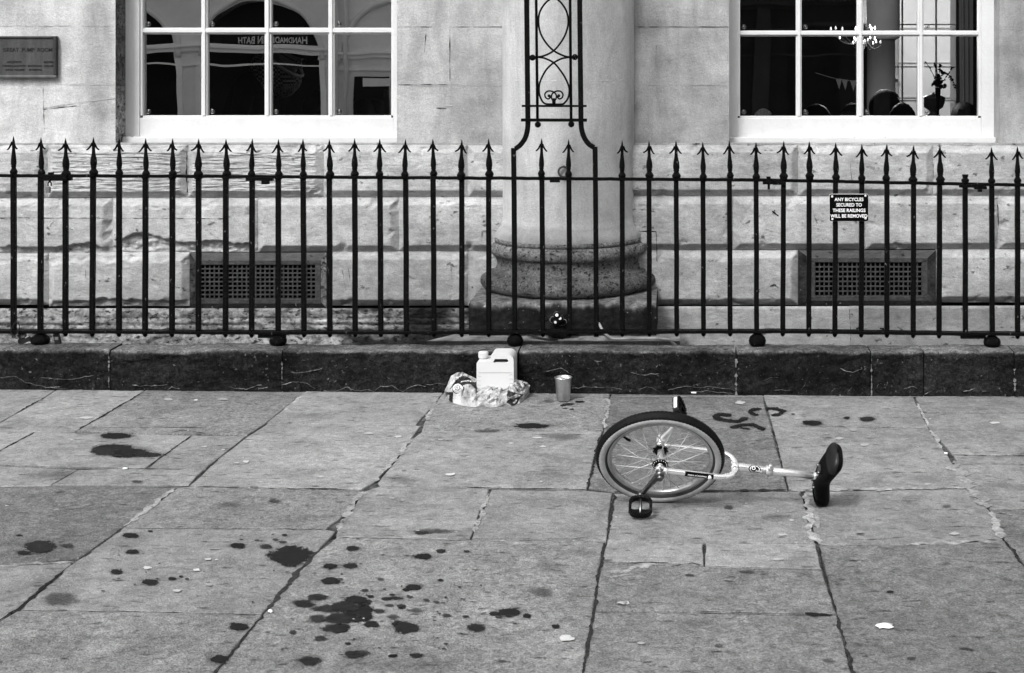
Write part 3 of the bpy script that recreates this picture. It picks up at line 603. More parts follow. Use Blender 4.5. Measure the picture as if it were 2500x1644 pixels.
# thin joints between the ashlar stones
def joint(x0, y0, x1, y1, w, tone, mat):
    k = max(4, int((abs(x1-x0)+abs(y1-y0))/12)); vs = []
    for i in range(k+1):
        x = lerp(x0, x1, i/k); y_ = lerp(y0, y1, i/k); ww = w*.5*max(.12, .55+1.5*fb(x*.05, y_*.05, 6.6))
        jj = .5*fb(x*.03, y_*.03, 1.1)
        for s_ in (-1, 1):
            if abs(x1-x0) > abs(y1-y0): p = P(x, y_+jj+s_*ww, YJ-.003)
            else: p = P(x+jj+s_*ww, y_, YJ-.003)
            vs.append(p)
    up.add(vs, [(2*i, 2*i+2, 2*i+3, 2*i+1) for i in range(k)], mat, tone)
for a in ((-200,64,280,64,1.6,.62,2), (0,207,280,207,1.4,.7,2), (972,66,1226,66,1.2,.18,3), (972,207,1120,207,1.6,.2,3), (1010,209,1226,209,2.0,.6,2), (1552,66,1778,66,1.3,.15,3), (1552,207,1778,208,1.5,.55,2),
          (2442,72,2700,72,1.4,.5,2), (2442,210,2700,210,1.4,.5,2), (1098,72,1098,200,1.3,.15,3), (1657,72,1657,205,1.4,.5,2), (1602,112,1601,160,1.3,.12,3), (1040,80,1036,128,1.2,.15,3), (105,215,108,320,1.0,.2,3), (1624,222,1622,262,1.3,.5,2), (1740,215,1752,280,1.4,.5,2), (1590,150,1660,140,1.2,.55,2),
          (105,265,185,252,3.5,.7,2), (185,252,280,240,2.2,.7,2), (106,268,190,258,1.6,.1,3), (1064,262,1104,258,2.2,.75,2), (1066,265,1090,266,1.2,.12,3), (330,10,330,12,1,1,2)):
    joint(*a)
up.build('wall', ['ashlar', 'sooty', 'lightjoint', 'darkjoint', 'stained'], bld)

# --- rusticated lower courses: every stone a worn, bevelled block
rb = MB(); BV = .041
def block(xl, xr, yt, yb, tone=1.0, erode=0.0, strata=0.0, rough=.0007, seed=0, et=0.0, rnd=.012):
    X0, X1, Z0, Z1 = PX(xl, 8.33), PX(xr, 8.33), PZ(yb, 8.33), PZ(yt, 8.33)
    nu = max(6, int((X1-X0)/.0072)); nv = max(6, int((Z1-Z0)/(.0030 if strata > .003 else .0058)))
    def pos(u, v):
        X = lerp(X0, X1, u); Z = lerp(Z0, Z1, v)
        dl, dr, db, dt = X-X0, X1-X, Z-Z0, Z1-Z
        wob = .003*fb(X*7, Z*7, seed)
        dd = min(dl, dr, db, dt)
        e = min(1.0, (dd+wob*.6)/BV) if dd > .001 else 0.0
        # rounded, chipped arrises
        e = min(e, 1.0); q = 1.0
        chip = max(0, fb(X*11, Z*11, seed+3)-.33)*.9
        if dd < BV+.03: e -= chip*smooth(BV+.03, BV-.01, dd)
        y_ = -BV*max(0, e)
        if erode > 0:
            lim = erode*max(.42, .62+.55*fb(X*2.7, seed*3.1, 1.7)+.22*fb(X*14, Z*3, seed))
            k = smooth(lim+.004, lim-.006, db)
            if k > 0: y_ = lerp(y_, -BV*(.02+.30*smooth(0, max(.01, lim), db))+.013*fb(X*13, Z*26, seed)+.008*fb(X*40, Z*70, seed), k*smooth(.0, .012, dd))
        if et > 0:
            lim = et*(.5+.8*fb(X*4.0, seed+5, 1.7)); k = smooth(lim+.006, lim-.01, dt)
            if k > 0: y_ = lerp(y_, -BV*.55+.010*fb(X*12, Z*20, seed+2), k*smooth(.0, .012, dd)*.8)
        if strata > 0:
            y_ += strata*smooth(BV*.7, BV*1.3, dd)*(.8*fb(X*3.0, Z*75, seed+1)+.9*fb(X*13, Z*130, seed)+.9*max(0, fb(X*3, Z*7, seed+8)))
        y_ += rough*fb(X*40, Z*40, seed)+.0012*fb(X*5, Z*5, seed)
        return Vector((X, YJ+y_, Z))
    def tf(u, v):
        X = lerp(X0, X1, u); Z = lerp(Z0, Z1, v)
        k = tone*(1+.10*fb(X*2.5, Z*4, seed+2))
        return k
    rb.grid(pos, nu, nv, 0, tf)
# course A (below the upper wall)
T1, T2, T3, T4 = 354, 484, 617, 751
block(-420, 113, T1, T2+1, 1.06, 0, .0025, .001, 1); block(113, 457, T1, T2, 1.05, 0, .0065, .002, 2, .03); block(457, 788, T1, T2-1, 1.04, .012, .0065, .002, 3, .02); block(788, 1140, T1, T2-2, 1.05, 0, .0018, .0012, 4, .02)
block(1140, 1300, T1, T2-2, 1.0, 0, 0, .0006, 5); block(1480, 1949, T1, T2-4, .98, 0, 0, .0006, 6); block(1949, 2279, T1+1, T2-5, 1.0, 0, 0, .0006, 7); block(2279, 2700, T1+1, T2-5, .98, 0, 0, .0006, 8)
# course B
block(-420, 272, T2+1, T3+2, 1.06, .085, 0, .0008, 11, .012); block(272, 628, T2, T3, 1.06, .105, 0, .0009, 12); block(628, 972, T2-1, T3-1, 1.06, 0, 0, .0006, 13); block(972, 1300, T2-2, T3-2, 1.0, 0, 0, .0007, 14)
block(1480, 1790, T2-4, T3-5, .92, .010, 0, .0006, 15); block(1790, 2113, T2-4, T3-6, .98, .0, 0, .0006, 16); block(2113, 2438, T2-5, T3-7, 1.0, .008, 0, .0006, 17, .03); block(2438, 2700, T2-5, T3-8, .98, 0, 0, .0006, 18)
# course C
block(-420, 116, T3+2, T4-5, 1.04, 0, .001, .001, 21, .07); block(116, 463, T3, T4-2, 1.08, .060, .001, .001, 22, .10); block(797, 1142, T3-2, T4-3, .96, 0, 0, .0007, 23); block(1142, 1300, T3-2, T4-3, .86, 0, 0, .0012, 24)
block(1480, 1949, T3-5, T4-5, .94, .006, 0, .0007, 25); block(2285, 2700, T3-7, T4-11, 1.0, 0, 0, .0006, 26)
for xa_, xb_ in ((-2600, -1900), (-1900, -1150), (-1150, -420), (2700, 3400), (3400, 4200)):
    block(xa_, xb_, T1, T2, 1.0, 0, 0, .0006, 31); block(xa_, xb_, T2, T3-4, 1.0, 0, 0, .0006, 32); block(xa_, xb_, T3-4, T4-8, 1.0, 0, 0, .0006, 33)
# surrounds of the two vents
VENT = [(463, 797, 617, 752, 476, 783, 637, 738), (1949, 2285, 611, 745, 1977, 2264, 631, 731)]
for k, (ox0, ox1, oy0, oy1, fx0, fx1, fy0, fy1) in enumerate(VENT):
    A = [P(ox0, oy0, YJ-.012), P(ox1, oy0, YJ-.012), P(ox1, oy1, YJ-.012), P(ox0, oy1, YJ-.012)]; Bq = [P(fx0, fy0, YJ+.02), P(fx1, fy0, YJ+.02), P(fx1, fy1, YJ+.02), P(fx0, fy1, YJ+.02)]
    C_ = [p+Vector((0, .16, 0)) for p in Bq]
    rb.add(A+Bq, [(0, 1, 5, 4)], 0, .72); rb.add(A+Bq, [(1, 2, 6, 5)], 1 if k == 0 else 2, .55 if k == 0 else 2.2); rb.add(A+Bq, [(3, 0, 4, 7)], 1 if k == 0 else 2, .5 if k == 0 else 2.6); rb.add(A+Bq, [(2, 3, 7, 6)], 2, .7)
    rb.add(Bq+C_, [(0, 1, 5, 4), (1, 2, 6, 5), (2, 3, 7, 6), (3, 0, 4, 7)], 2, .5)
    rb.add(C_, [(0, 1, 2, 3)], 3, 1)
# base course down to the sunk floor
def basecourse(xl, xr, yt, mat, tone, rough, mould):
    X0, X1, Z0, Z1 = PX(xl, 8.32), PX(xr, 8.32), -.04, PZ(yt, 8.32)
    def pos(u, v):
        X = lerp(X0, X1, u); Z = lerp(Z0, Z1, v); y_ = YB_-.004
        dt = Z1-Z; dd = min(dt, X-X0, X1-X)
        y_ += .012*smooth(.012, 0, dt)
        if mould:
            for zc, w, d in ((.055, .006, .007), (.075, .008, -.006), (.095, .006, .008), (.125, .010, .006)):
                y_ += d*math.exp(-((dt-zc)/w)**2)*(1 if fb(X*3, zc*90) > -.25 else .2)
        y_ += rough*(fb(X*8, Z*22, 4.4)+.6*fb(X*26, Z*55, 2.2))
        return Vector((X, y_, Z))
    rb.grid(pos, max(8, int((X1-X0)/.010)), 62, mat, lambda u, v: tone*(1-.25*smooth(.4, .0, v))*(1-(.9*smooth(.15, .55, smooth(560, 1150, lerp(xl, xr, u))*.75+.55*fb(lerp(xl, xr, u)*.012, v*2.2)-v*.35+.15) if mat == 1 else .0)))
basecourse(-420, 1000, 753, 1, 1.25, .005, True); basecourse(1000, 1152, 752, 1, .8, .006, True)
basecourse(1600, 2074, 748, 0, .88, .0012, False); basecourse(2074, 2416, 747, 0, .74, .0015, False); basecourse(2416, 2750, 746, 0, .9, .0012, False); basecourse(2750, 4200, 746, 0, .9, .0012, False); basecourse(-2600, -420, 753, 1, 1.2, .005, True)
def crackrb(pts, w, mat, tone):
    for i in range(len(pts)-1):
        (xa, ya), (xb, yb_) = pts[i], pts[i+1]; k = max(3, int(math.hypot(xb-xa, yb_-ya)/5)); vs = []; nx_, ny_ = -(yb_-ya), xb-xa; l_ = math.hypot(nx_, ny_); nx_ /= l_; ny_ /= l_
        for j in range(k+1):
            x = lerp(xa, xb, j/k); y_ = lerp(ya, yb_, j/k); ww = w*.5*max(.15, .7+1.4*fb(x*.06, y_*.06, 4.6)); o_ = 1.2*fb(x*.05, y_*.05, 9.1)
            for s_ in (-1, 1): vs.append(P(x+nx_*(o_+s_*ww), y_+ny_*(o_+s_*ww), YB_-.0045))
        rb.add(vs, [(2*j, 2*j+2, 2*j+3, 2*j+1) for j in range(k)], mat, tone)
for pts, w, m_, tn in (([(0, 532), (90, 532), (262, 533)], 1.3, 2, 4), ([(280, 533), (560, 534)], 1.3, 2, 4), ([(457, 372), (455, 420), (458, 470)], 2.6, 2, .6), ([(1885, 516), (1892, 522), (1900, 528)], 4, 2, 1), ([(1892, 512), (1884, 524)], 2, 2, 1), ([(1880, 700), (1890, 695), (1900, 702)], 3, 2, 2),
                      ([(1178, 564), (1218, 564)], 1.6, 2, 1), ([(1177, 566), (1176, 592)], 1.4, 2, 1), ([(1560, 565), (1602, 565), (1604, 640)], 1.4, 2, 1), ([(1100, 640), (1104, 690)], 1.2, 2, 3), ([(836, 660), (843, 705)], 1.2, 2, 3), ([(850, 655), (854, 685)], 1.0, 2, 4), ([(2074, 755), (2077, 838)], 1.8, 2, 2), ([(2416, 770), (2418, 800)], 1.4, 2, 3),
                      ([(1990, 532), (1995, 545)], 5, 0, .5), ([(2076, 402), (2080, 440)], 1.6, 0, .5), ([(2090, 801), (2102, 802)], 6, 2, .6), ([(2148, 802), (2160, 804)], 6, 2, .6), ([(2278, 400), (2279, 450)], 2, 2, 1), ([(2436, 500), (2438, 560)], 2, 2, 1), ([(170, 560), (178, 562)], 4, 0, .4), ([(332, 560), (338, 566)], 4, 0, .35), ([(114, 555), (120, 560)], 4, 0, .45), ([(1360+390, 720), (1756, 725)], 4, 0, .5),
                      ([(208, 660), (210, 690)], 1.2, 2, 4), ([(118, 552), (128, 540)], 3, 0, 1.35), ([(362, 695), (388, 702)], 5, 0, 1.4), ([(380, 706), (392, 706)], 4, 0, 1.4), ([(1108, 498), (1146, 492), (1166, 500)], 3, 0, 1.35), ([(1110, 505), (1130, 515)], 2, 0, .5)):
    crackrb(pts, w, m_, tn)
rb.build('rusticated_base', ['block', 'stained', 'sooty', 'void'], bld)
# slim ledge joint under the upper wall
lg = MB(); lg.box(PX(-2600, YJ), PX(4200, YJ), YJ-.004, YJ+.05, PZ(354, YJ), PZ(349.5, YJ), 0, .9)
lg.build('string_course', 'block', bld)

# --- vents
def vent(k):
    ox0, ox1, oy0, oy1, fx0, fx1, fy0, fy1 = VENT[k]; Yv = YJ+.028
    X0, X1, Z0, Z1 = PX(fx0, Yv), PX(fx1, Yv), PZ(fy1, Yv), PZ(fy0, Yv); fw = .030
    f_ = MB()
    f_.box(X0, X1, Yv-.008, Yv+.03, Z1-fw*.75, Z1, 0, 1, .003); f_.box(X0, X1, Yv-.008, Yv+.03, Z0, Z0+fw*.6, 0, 1, .003)
    f_.box(X0, X0+fw, Yv-.008, Yv+.03, Z0+fw*.6, Z1-fw*.75, 0, 1, .003); f_.box(X1-fw, X1, Yv-.008, Yv+.03, Z0+fw*.6, Z1-fw*.75, 0, 1, .003)
    f_.box(X0-.004, X1+.004, Yv-.016, Yv-.009, Z0-.006, Z0+.004, 0, 1)
    for sx in (X0+.014, X1-.014):
        for sz in (Z0+.012, Z1-.012): f_.ball((sx, Yv-.009, sz), .005, 0, 1, (1, .5, 1), 8)
    vo = f_.build('vent', 'grille', bld)
    g_ = MB(); a, b_, c, d = X0+fw, X1-fw, Z0+fw*.6, Z1-fw*.75
    nx = round((b_-a)/.0268); nz_ = round((d-c)/.0262)
    for i in range(nx+1):
        X = lerp(a, b_, i/nx); g_.box(X-.0036, X+.0036, Yv+.003, Yv+.012, c, d, 0)
    for j in range(nz_+1):
        Z = lerp(c, d, j/nz_); g_.box(a, b_, Yv+.001, Yv+.014, Z-.0036, Z+.0036, 0)
    g_.build('grille', 'grille', vo)
vent(0); vent(1)

# --- half column
AX = (1389-CX)*8.4/F; AY = 8.40
cb = MB()
def cz(y_, Y=7.99): return PZ(y_, Y)
def lat(mb, prof, mat, tonef, seg=150, jit=.0, extra=None):
    vs = []; ts = []; n = seg+1
    for (r, z) in prof:
        for i in range(n):
            a = math.pi+math.pi*i/seg; d = jit*(fb(math.cos(a)*5, math.sin(a)*5, z*9)+.6*fb(math.cos(a)*20, math.sin(a)*20, z*30))
            vs.append((AX+(r+d)*math.cos(a), AY+(r+d)*math.sin(a), z)); ts.append(tonef(a, z))
    fs = [(j*n+i, j*n+i+1, (j+1)*n+i+1, (j+1)*n+i) for j in range(len(prof)-1) for i in range(seg)]
    mb.add(vs, fs, mat, ts, True)
RS = .381
lat(cb, [(.425, cz(597)), (.424, cz(585)), (.405, cz(575)), (.392, cz(566)), (.385, cz(556)), (RS, cz(545))]+[(RS, lerp(cz(545), 5.9, i/60)) for i in range(1, 61)], 0,
    lambda a, z: (1.0 if z > cz(560) else .75)*(1.0+.26*smooth(.42, .24, abs(a-math.pi*1.5-1.0))*0+.16*smooth(.75, 1.1, abs(a-1.5*math.pi)))*(.93 if (PZ(196, 8.0) > z) else 1.0))  # lighter flanks: the shaft's shading is put into the tone
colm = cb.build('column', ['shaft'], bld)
bs = MB(); prof = []
prof += [(.418, cz(594)), (.428, cz(600)), (.428, cz(607))]
for i in range(15): a = math.pi/2-math.pi*i/14; prof.append((.416+.034*math.cos(a), lerp(cz(609), cz(643), (1-math.sin(a))/2)))
prof += [(.418, cz(647)), (.416, cz(652)), (.412, cz(660)), (.414, cz(668)), (.424, cz(674)), (.446, cz(677)), (.452, cz(679)), (.452, cz(684))]
for i in range(17): a = math.pi/2-math.pi*i/16; prof.append((.462+.046*math.cos(a), lerp(cz(685), cz(727), (1-math.sin(a))/2)))
prof.append((.44, cz(727)))
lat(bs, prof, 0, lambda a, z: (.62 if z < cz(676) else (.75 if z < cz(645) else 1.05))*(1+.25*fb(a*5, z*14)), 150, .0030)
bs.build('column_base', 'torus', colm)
pl = MB(); PXl, PXr = PX(1146, 7.86), PX(1602, 7.86); PY = 7.84; ZP = cz(727)
def plinth(u, v):
    X = lerp(PXl, PXr, u); w = .010*fb(X*7, v*6, 3.3)+.005*fb(X*24, v*20, 1.2)
    if v < .62: y_, z_ = PY, lerp(.10, ZP-.030, v/.62)
    elif v < .78: k = (v-.62)/.16; y_, z_ = PY+.06*k, ZP-.030+.028*math.sin(k*math.pi/2)
    else: k = (v-.78)/.22; y_, z_ = PY+.06+.5*k, ZP-.002
    return Vector((X, y_-(w if v < .8 else 0), z_+w*.4))
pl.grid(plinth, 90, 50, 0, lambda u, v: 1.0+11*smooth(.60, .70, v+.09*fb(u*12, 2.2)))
for X in (PXl, PXr): pl.box(X-.001, X+.001, PY+.01, 8.36, .10, ZP-.01, 0, 1.2)
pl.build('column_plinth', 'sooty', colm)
# stone-coloured sides where the base meets the wall
rp = MB(); rp.add([P(1150, 612, 8.30), P(1165, 612, 8.30), P(1165, 840, 8.30), P(1120, 840, 8.30)], [(0, 1, 2, 3)], 0, .8)
pass
hk = MB(); hk.tube([P(1376, 420, 8.0)+Vector((.028*math.cos(a), 0, .028*math.sin(a))) for a in [2*math.pi*i/20 for i in range(20)]], .006, 8, 0, closed=True)
hk.tube([P(1376, 420, 8.0)+Vector((.0, -.01, .028)), P(1376, 420, 8.0)+Vector((.0, .04, .03))], .006, 8, 0)
hk.build('iron_ring', 'grille', bld)
cj = MB()                                             # lime joint round the shaft
vs = []
for i in range(81):
    a = math.pi+math.pi*i/80; r_ = RS+.0016
    w_ = .0022*max(.15, .6+1.4*fb(i*.35, 2.2))
    for s_ in (-1, 1): vs.append((AX+r_*math.cos(a), AY+r_*math.sin(a), PZ(197, 8.02)+s_*w_))
cj.add(vs, [(2*i, 2*i+2, 2*i+3, 2*i+1) for i in range(80)], 0, 1.0); cj.build('lime_seam', 'lightjoint', colm)

# --- sash windows
def window(k, cols, bars_y, sill):
    w0, w1 = WIN[k]; zt = WT
    fr = MB(); Y0 = YW
    xl = PX(cols[0][0], YW); xr = PX(cols[-1][1], YW)
    fx0 = PX(306, YW) if k == 0 else w0+.001; fx1 = w1-.001 if k == 0 else PX(2425, YW)
    zbot = PZ(bars_y[2], YW)                         # bottom of the lowest panes
    zsill = PZ(sill, YW)
    fr.box(w0-.02, xl-.014, Y0, Y0+.07, zsill-.02, zt, 0, 1, .003); fr.box(xr+.014, w1+.05, Y0, Y0+.07, zsill-.02, zt, 0, 1, .003)
    fr.box(xl-.014, xl, Y0+.012, Y0+.06, zbot, zt, 0, 1, .002); fr.box(xr, xr+.014, Y0+.012, Y0+.06, zbot, zt, 0, 1, .002)
    fr.box(xl-.0135, xr+.0135, Y0+.004, Y0+.07, zsill-.02, zbot-.012, 0, 1, .003); fr.box(xl, xr, Y0+.016, Y0+.06, zbot-.012, zbot, 0, 1, .002)
    for i in range(len(cols)-1):
        a, b_ = PX(cols[i][1], YW), PX(cols[i+1][0], YW); c = (a+b_)/2
        fr.box(c-.0085, c+.0085, Y0+.010, Y0+.03, zbot, zt, 0, 1, .002); fr.box(a, b_, Y0+.024, Y0+.06, zbot, zt, 0, 1, .002)
    rows = [bars_y[1]]; ph = .50
    z_ = PZ((bars_y[0]+bars_y[1])/2, YW); hs = (bars_y[1]-bars_y[0])*.5*YW/F; zz = []
    while z_ < zt: zz.append(z_); z_ += ph
    for z_ in zz:
        fr.box(xl, xr, Y0+.014, Y0+.03, z_-hs*.45, z_+hs*.75, 0, 1, .002); fr.box(xl, xr, Y0+.028, Y0+.058, z_-hs, z_+hs, 0, 1, .0015)
    wo_ = fr.build('window', 'white', bld)
    gp = MB(); cells = [zbot]+zz+[zt]
    for (a, b_) in cols:
        for j in range(len(cells)-1):
            X0, X1 = PX(a, YW), PX(b_, YW); z0 = cells[j]+(hs if j else 0); z1 = cells[j+1]-hs; t1 = random.uniform(-.0004, .0004); t2 = random.uniform(-.0004, .0004)
            gp.add([(X0, YG-t1-t2, z0), (X1, YG+t1-t2, z0), (X1, YG+t1+t2, z1), (X0, YG-t1+t2, z1)], [(0, 1, 2, 3)])
    gp.build('pane', 'glass' if k == 0 else 'clearglass', wo_)
    for (a, b_) in cols:
        for j in (0, 1):
            X = PX(a, YW)+.024; Z = (cells[j]+(hs if j else 0))+.022
            d = MB(); T_ = Matrix.Rotation(R(90), 3, 'X')
            d.lathe([(.0001, 0), (.004, .0015), (.0055, 0)], (X, YG-.006, Z), 14, 0, T=T_, cap=False)
            d.tube([Vector((X+.0125*math.cos(q*math.pi/10), YG-.005, Z+.0125*math.sin(q*math.pi/10))) for q in range(20)], .0012, 6, 0, closed=True)
            d.tube([Vector((X+.0085*math.cos(q*math.pi/10), YG-.005, Z+.0085*math.sin(q*math.pi/10))) for q in range(20)], .0010, 6, 0, closed=True)
            d.box(X-.0045, X+.0045, YG-.006, YG-.004, Z-.0025, Z+.0055, 0)
            d.build('pane_roundel', 'alloydark', wo_)
    si = MB(); x0 = (PX(298, 8.46) if k == 0 else w0-.004); x1 = (w1-.001 if k == 0 else PX(2430, 8.46))
    yb_ = sill+22
    si.box(max(x0, w0+.004) if k == 0 else w0+.001, min(x1, w1-.001), 8.44, 8.52, PZ(yb_, 8.45), PZ(sill+1.5, 8.45), 0, 1, .004)
    for _ in range(26):
        x = random.uniform(max(x0, w0)+.02, min(x1, w1)-.02); z_ = PZ(yb_, 8.45)+random.choice((.003, .046, .048))+random.uniform(0, .008); l = random.uniform(.002, .010)
        si.box(x, x+l, 8.4385, 8.441, z_, z_+random.uniform(.0008, .002), 1)
    si.build('sill', ['white', 'flake'], wo_)
    return wo_
LC = [(346, 488), (503, 643), (659, 799), (814, 954)]
RC = [(1807, 1944), (1958, 2093), (2109, 2242), (2257, 2390)]
window(0, LC, (68, 84, 283), 333)
window(1, RC, (75, 89, 284), 334)
# inner wall, room shell (dark) behind the windows
rm = MB(); Yi = 8.76
def hole_wall(Y, xa, xb, za, zb, holes, mat):
    cx = sorted({xa, xb, *[h[0] for h in holes], *[h[1] for h in holes]}); cz_ = sorted({za, zb, *[h[2] for h in holes], *[h[3] for h in holes]})
    for i in range(len(cx)-1):
        for j in range(len(cz_)-1):
            mx_, mz_ = (cx[i]+cx[i+1])/2, (cz_[j]+cz_[j+1])/2
            if any(h[0] < mx_ < h[1] and h[2] < mz_ < h[3] for h in holes): continue
            rm.add([(cx[i], Y, cz_[j]), (cx[i+1], Y, cz_[j]), (cx[i+1], Y, cz_[j+1]), (cx[i], Y, cz_[j+1])], [(0, 1, 2, 3)], mat)
hl = [(w[0]-.03, w[1]+.05, ZS-.01, WT) for w in WIN]
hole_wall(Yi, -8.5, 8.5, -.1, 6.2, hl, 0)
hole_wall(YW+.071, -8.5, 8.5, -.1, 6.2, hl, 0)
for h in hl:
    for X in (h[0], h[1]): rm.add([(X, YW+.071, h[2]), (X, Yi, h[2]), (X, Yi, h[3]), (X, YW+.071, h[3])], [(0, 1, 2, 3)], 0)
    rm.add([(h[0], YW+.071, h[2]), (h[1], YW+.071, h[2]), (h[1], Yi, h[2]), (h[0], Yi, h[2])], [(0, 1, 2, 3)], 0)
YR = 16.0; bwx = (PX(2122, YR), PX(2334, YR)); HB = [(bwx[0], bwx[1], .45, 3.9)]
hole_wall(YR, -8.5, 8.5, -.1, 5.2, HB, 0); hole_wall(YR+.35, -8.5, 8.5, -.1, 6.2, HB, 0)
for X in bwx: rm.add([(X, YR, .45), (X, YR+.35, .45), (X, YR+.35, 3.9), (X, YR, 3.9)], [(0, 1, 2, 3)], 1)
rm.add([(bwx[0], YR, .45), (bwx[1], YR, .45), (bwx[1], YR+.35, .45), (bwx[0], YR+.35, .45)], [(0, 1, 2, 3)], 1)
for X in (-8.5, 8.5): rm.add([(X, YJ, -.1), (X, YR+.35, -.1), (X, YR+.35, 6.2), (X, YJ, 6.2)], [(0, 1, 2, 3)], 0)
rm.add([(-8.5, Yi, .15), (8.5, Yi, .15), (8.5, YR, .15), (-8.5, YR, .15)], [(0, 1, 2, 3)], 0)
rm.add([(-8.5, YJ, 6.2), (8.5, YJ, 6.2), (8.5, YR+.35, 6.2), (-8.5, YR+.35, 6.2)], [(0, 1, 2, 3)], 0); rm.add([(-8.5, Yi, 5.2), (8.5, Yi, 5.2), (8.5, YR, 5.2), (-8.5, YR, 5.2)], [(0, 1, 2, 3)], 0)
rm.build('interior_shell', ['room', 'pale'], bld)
bwn = MB()
for px_ in (2205, 2288): bwn.box(PX(px_, YR)-.008, PX(px_, YR)+.008, YR+.05, YR+.09, .45, 3.9, 0)
for py in (164, 247, 60): bwn.box(bwx[0], bwx[1], YR+.055, YR+.085, PZ(py, YR)-.007, PZ(py, YR)+.007, 0)
bwn.build('rear_window', 'pale', bld)
ic = MB(); ic.lathe([(.11*1.28, .15), (.105*1.28, 2.0), (.10*1.28, PZ(100, 14)), (.14*1.28, PZ(92, 14)), (.14*1.28, 5.1)], (PX(2151, 14.0), 14.0, 0), 32, 0, 1.1)
ic.box(PX(2124, 15.9), PX(2136, 15.9), 15.7, 15.98, .15, 5.1, 0, .18)
ic.build('interior_column', 'pale', bld)
# neighbouring pale building seen through the rear window
nb = thing('neighbour_building', (3, 21, 0), 'pale stone house wall seen through the rear window of the room', 'building')
nw = MB(); nw.box(-6, 12, 21, 21.4, 0, 5.0, 0, 1.0)
for z_ in (1.1, 1.6, 2.1, 2.6): nw.box(-6, 12, 20.992, 21.01, z_, z_+.02, 0, .6)
nw.build('wall', 'pale', nb)
nf = MB(); nx_ = PX(2172, 21)
nf.box(nx_-.11, nx_+.11, 20.95, 20.99, .8, 2.15, 0, .5); nf.box(nx_-.03, nx_+.03, 20.91, 20.95, .8, 2.1, 1); nf.box(nx_-.11, nx_+.11, 20.91, 20.945, 1.38, 1.42, 1)
nf.box(nx_-.16, nx_+.16, 20.90, 20.99, .72, .80, 1); nf.build('window', ['pale', 'white'], nb)
# curtain at the rear window
cu = MB(); cu.grid(lambda u, v: Vector((PX(2346+28*u-10*v*(1-u), 15.6), 15.6+.05*math.sin(u*18), lerp(.15, 4.2, v))), 30, 6, 0)
tag(cu.build('curtain', 'pale'), 'grey curtain hanging beside the bright rear window inside', 'curtain')
# ================================================================== IRON RAILINGS
YFN = 7.62
rl = thing('iron_railings', (0, YFN, .2), 'black spiked iron railings standing along the dark kerb', 'railings')
SEC = [(-420, 166, 808, 808.8, 426, 430), (150, 650, 808.5, 811.5, 429.5, 431.5), (632, 1884, 811, 808, 431.5, 440), (1868, 2392, 807.6, 814.5, 440, 450.5), (2374, 2780, 813, 818, 450.5, 455)]
def railY(x, top):
    for s_ in SEC:
        if s_[0] <= x <= s_[1]:
            k = (x-s_[0])/(s_[1]-s_[0]); return lerp(s_[4], s_[5], k) if top else lerp(s_[2], s_[3], k)
    return (s_[5] if top else s_[3])
for i, (xa, xb, b0, b1, t0, t1) in enumerate(SEC):
    for top in (1, 0):
        r_ = MB(); n_ = int((xb-xa)/9); path = []; hd, hh = (.015, .0080) if top else (.0275, .0080)
        for j in range(n_+1):
            k = j/n_; x = lerp(xa, xb, k); y_ = lerp(t0, t1, k) if top else lerp(b0, b1, k)+(3.0 if not top else 0)
            p = P(x, y_, YFN-.0275 if not top else YFN); p.y = YFN+(i % 2)*.004-.002; p.z += .0016*fb(x*.02, top*5, 2.2)+.0007*fb(x*.2, top*5, 7.2); path.append(p)
        c = .0022
        sec = [(-hd, -hh+c), (-hd+c, -hh), (hd-c, -hh), (hd, -hh+c), (hd, hh-c), (hd-c, hh), (-hd+c, hh), (-hd, hh-c)]
        r_.sweep(path, sec, 0, 1, up=(0, 0, 1), smooth=False)
        r_.build('top_rail' if top else 'bottom_rail', 'iron', rl)
BARS = [(33,332,125),(100,334.8,367),(160,337.5,595),(228,334.8,838),(291,336.7,1081),(355.5,337.5,1318),(421.4,338,1562),(484.9,338.3,1802),(551.6,338.8,2048),(616.1,338.3,2285)]
BX = [(b[0], b[1], b[2]*.2689) for b in BARS]
for tx, ty, bx in ((679.7,340,220),(739.7,338.8,455),(803.9,339.4,690),(865.8,337.5,920),(927.1,338.8,1153),(990,340,1385),(1056.7,338.8,1636),(1127.5,340.7,1887),(1192.8,338.3,2132)): BX.append((tx, ty, 620+bx*.2689))
for tx, ty, bx in ((1322.5,337.5,392),(1388.4,340,637),(1519,342.9,1114),(1584.4,343.4,1359),(1650.3,343.4,1608),(1715.7,346.4,1851),(1780.2,343.4,2093),(1845.5,346.9,2333)): BX.append((tx, ty, 1220+bx*.2689))
for tx, ty, bx in ((1913.3,344.2,190),(1975.6,345,426),(2040.2,348.2,663),(2104.2,351,902),(2165.2,351.7,1135),(2230.6,354.2,1374),(2294.3,354.2,1609),(2420.7,359,2092),(2483.9,357,2322)): BX.append((tx, ty, 1860+bx*.2689))
for k in (1, 2, 3): BX.append((33-64.5*k, 332-.6*k, 33-64.5*k)); BX.append((2483.9+63*k, 357+1.2*k, 2485+63*k))
Q = .000577
FP = [(0,.6),(12,4),(30,8.5),(60,13),(85,14),(110,13.5),(150,17),(190,24),(225,27),(245,26),(254,22),(260,24),(267,24),(272,20),(283,22),(295,30),(305,36),(318,36),(322,32),(332,30.5),(352,30.5)]
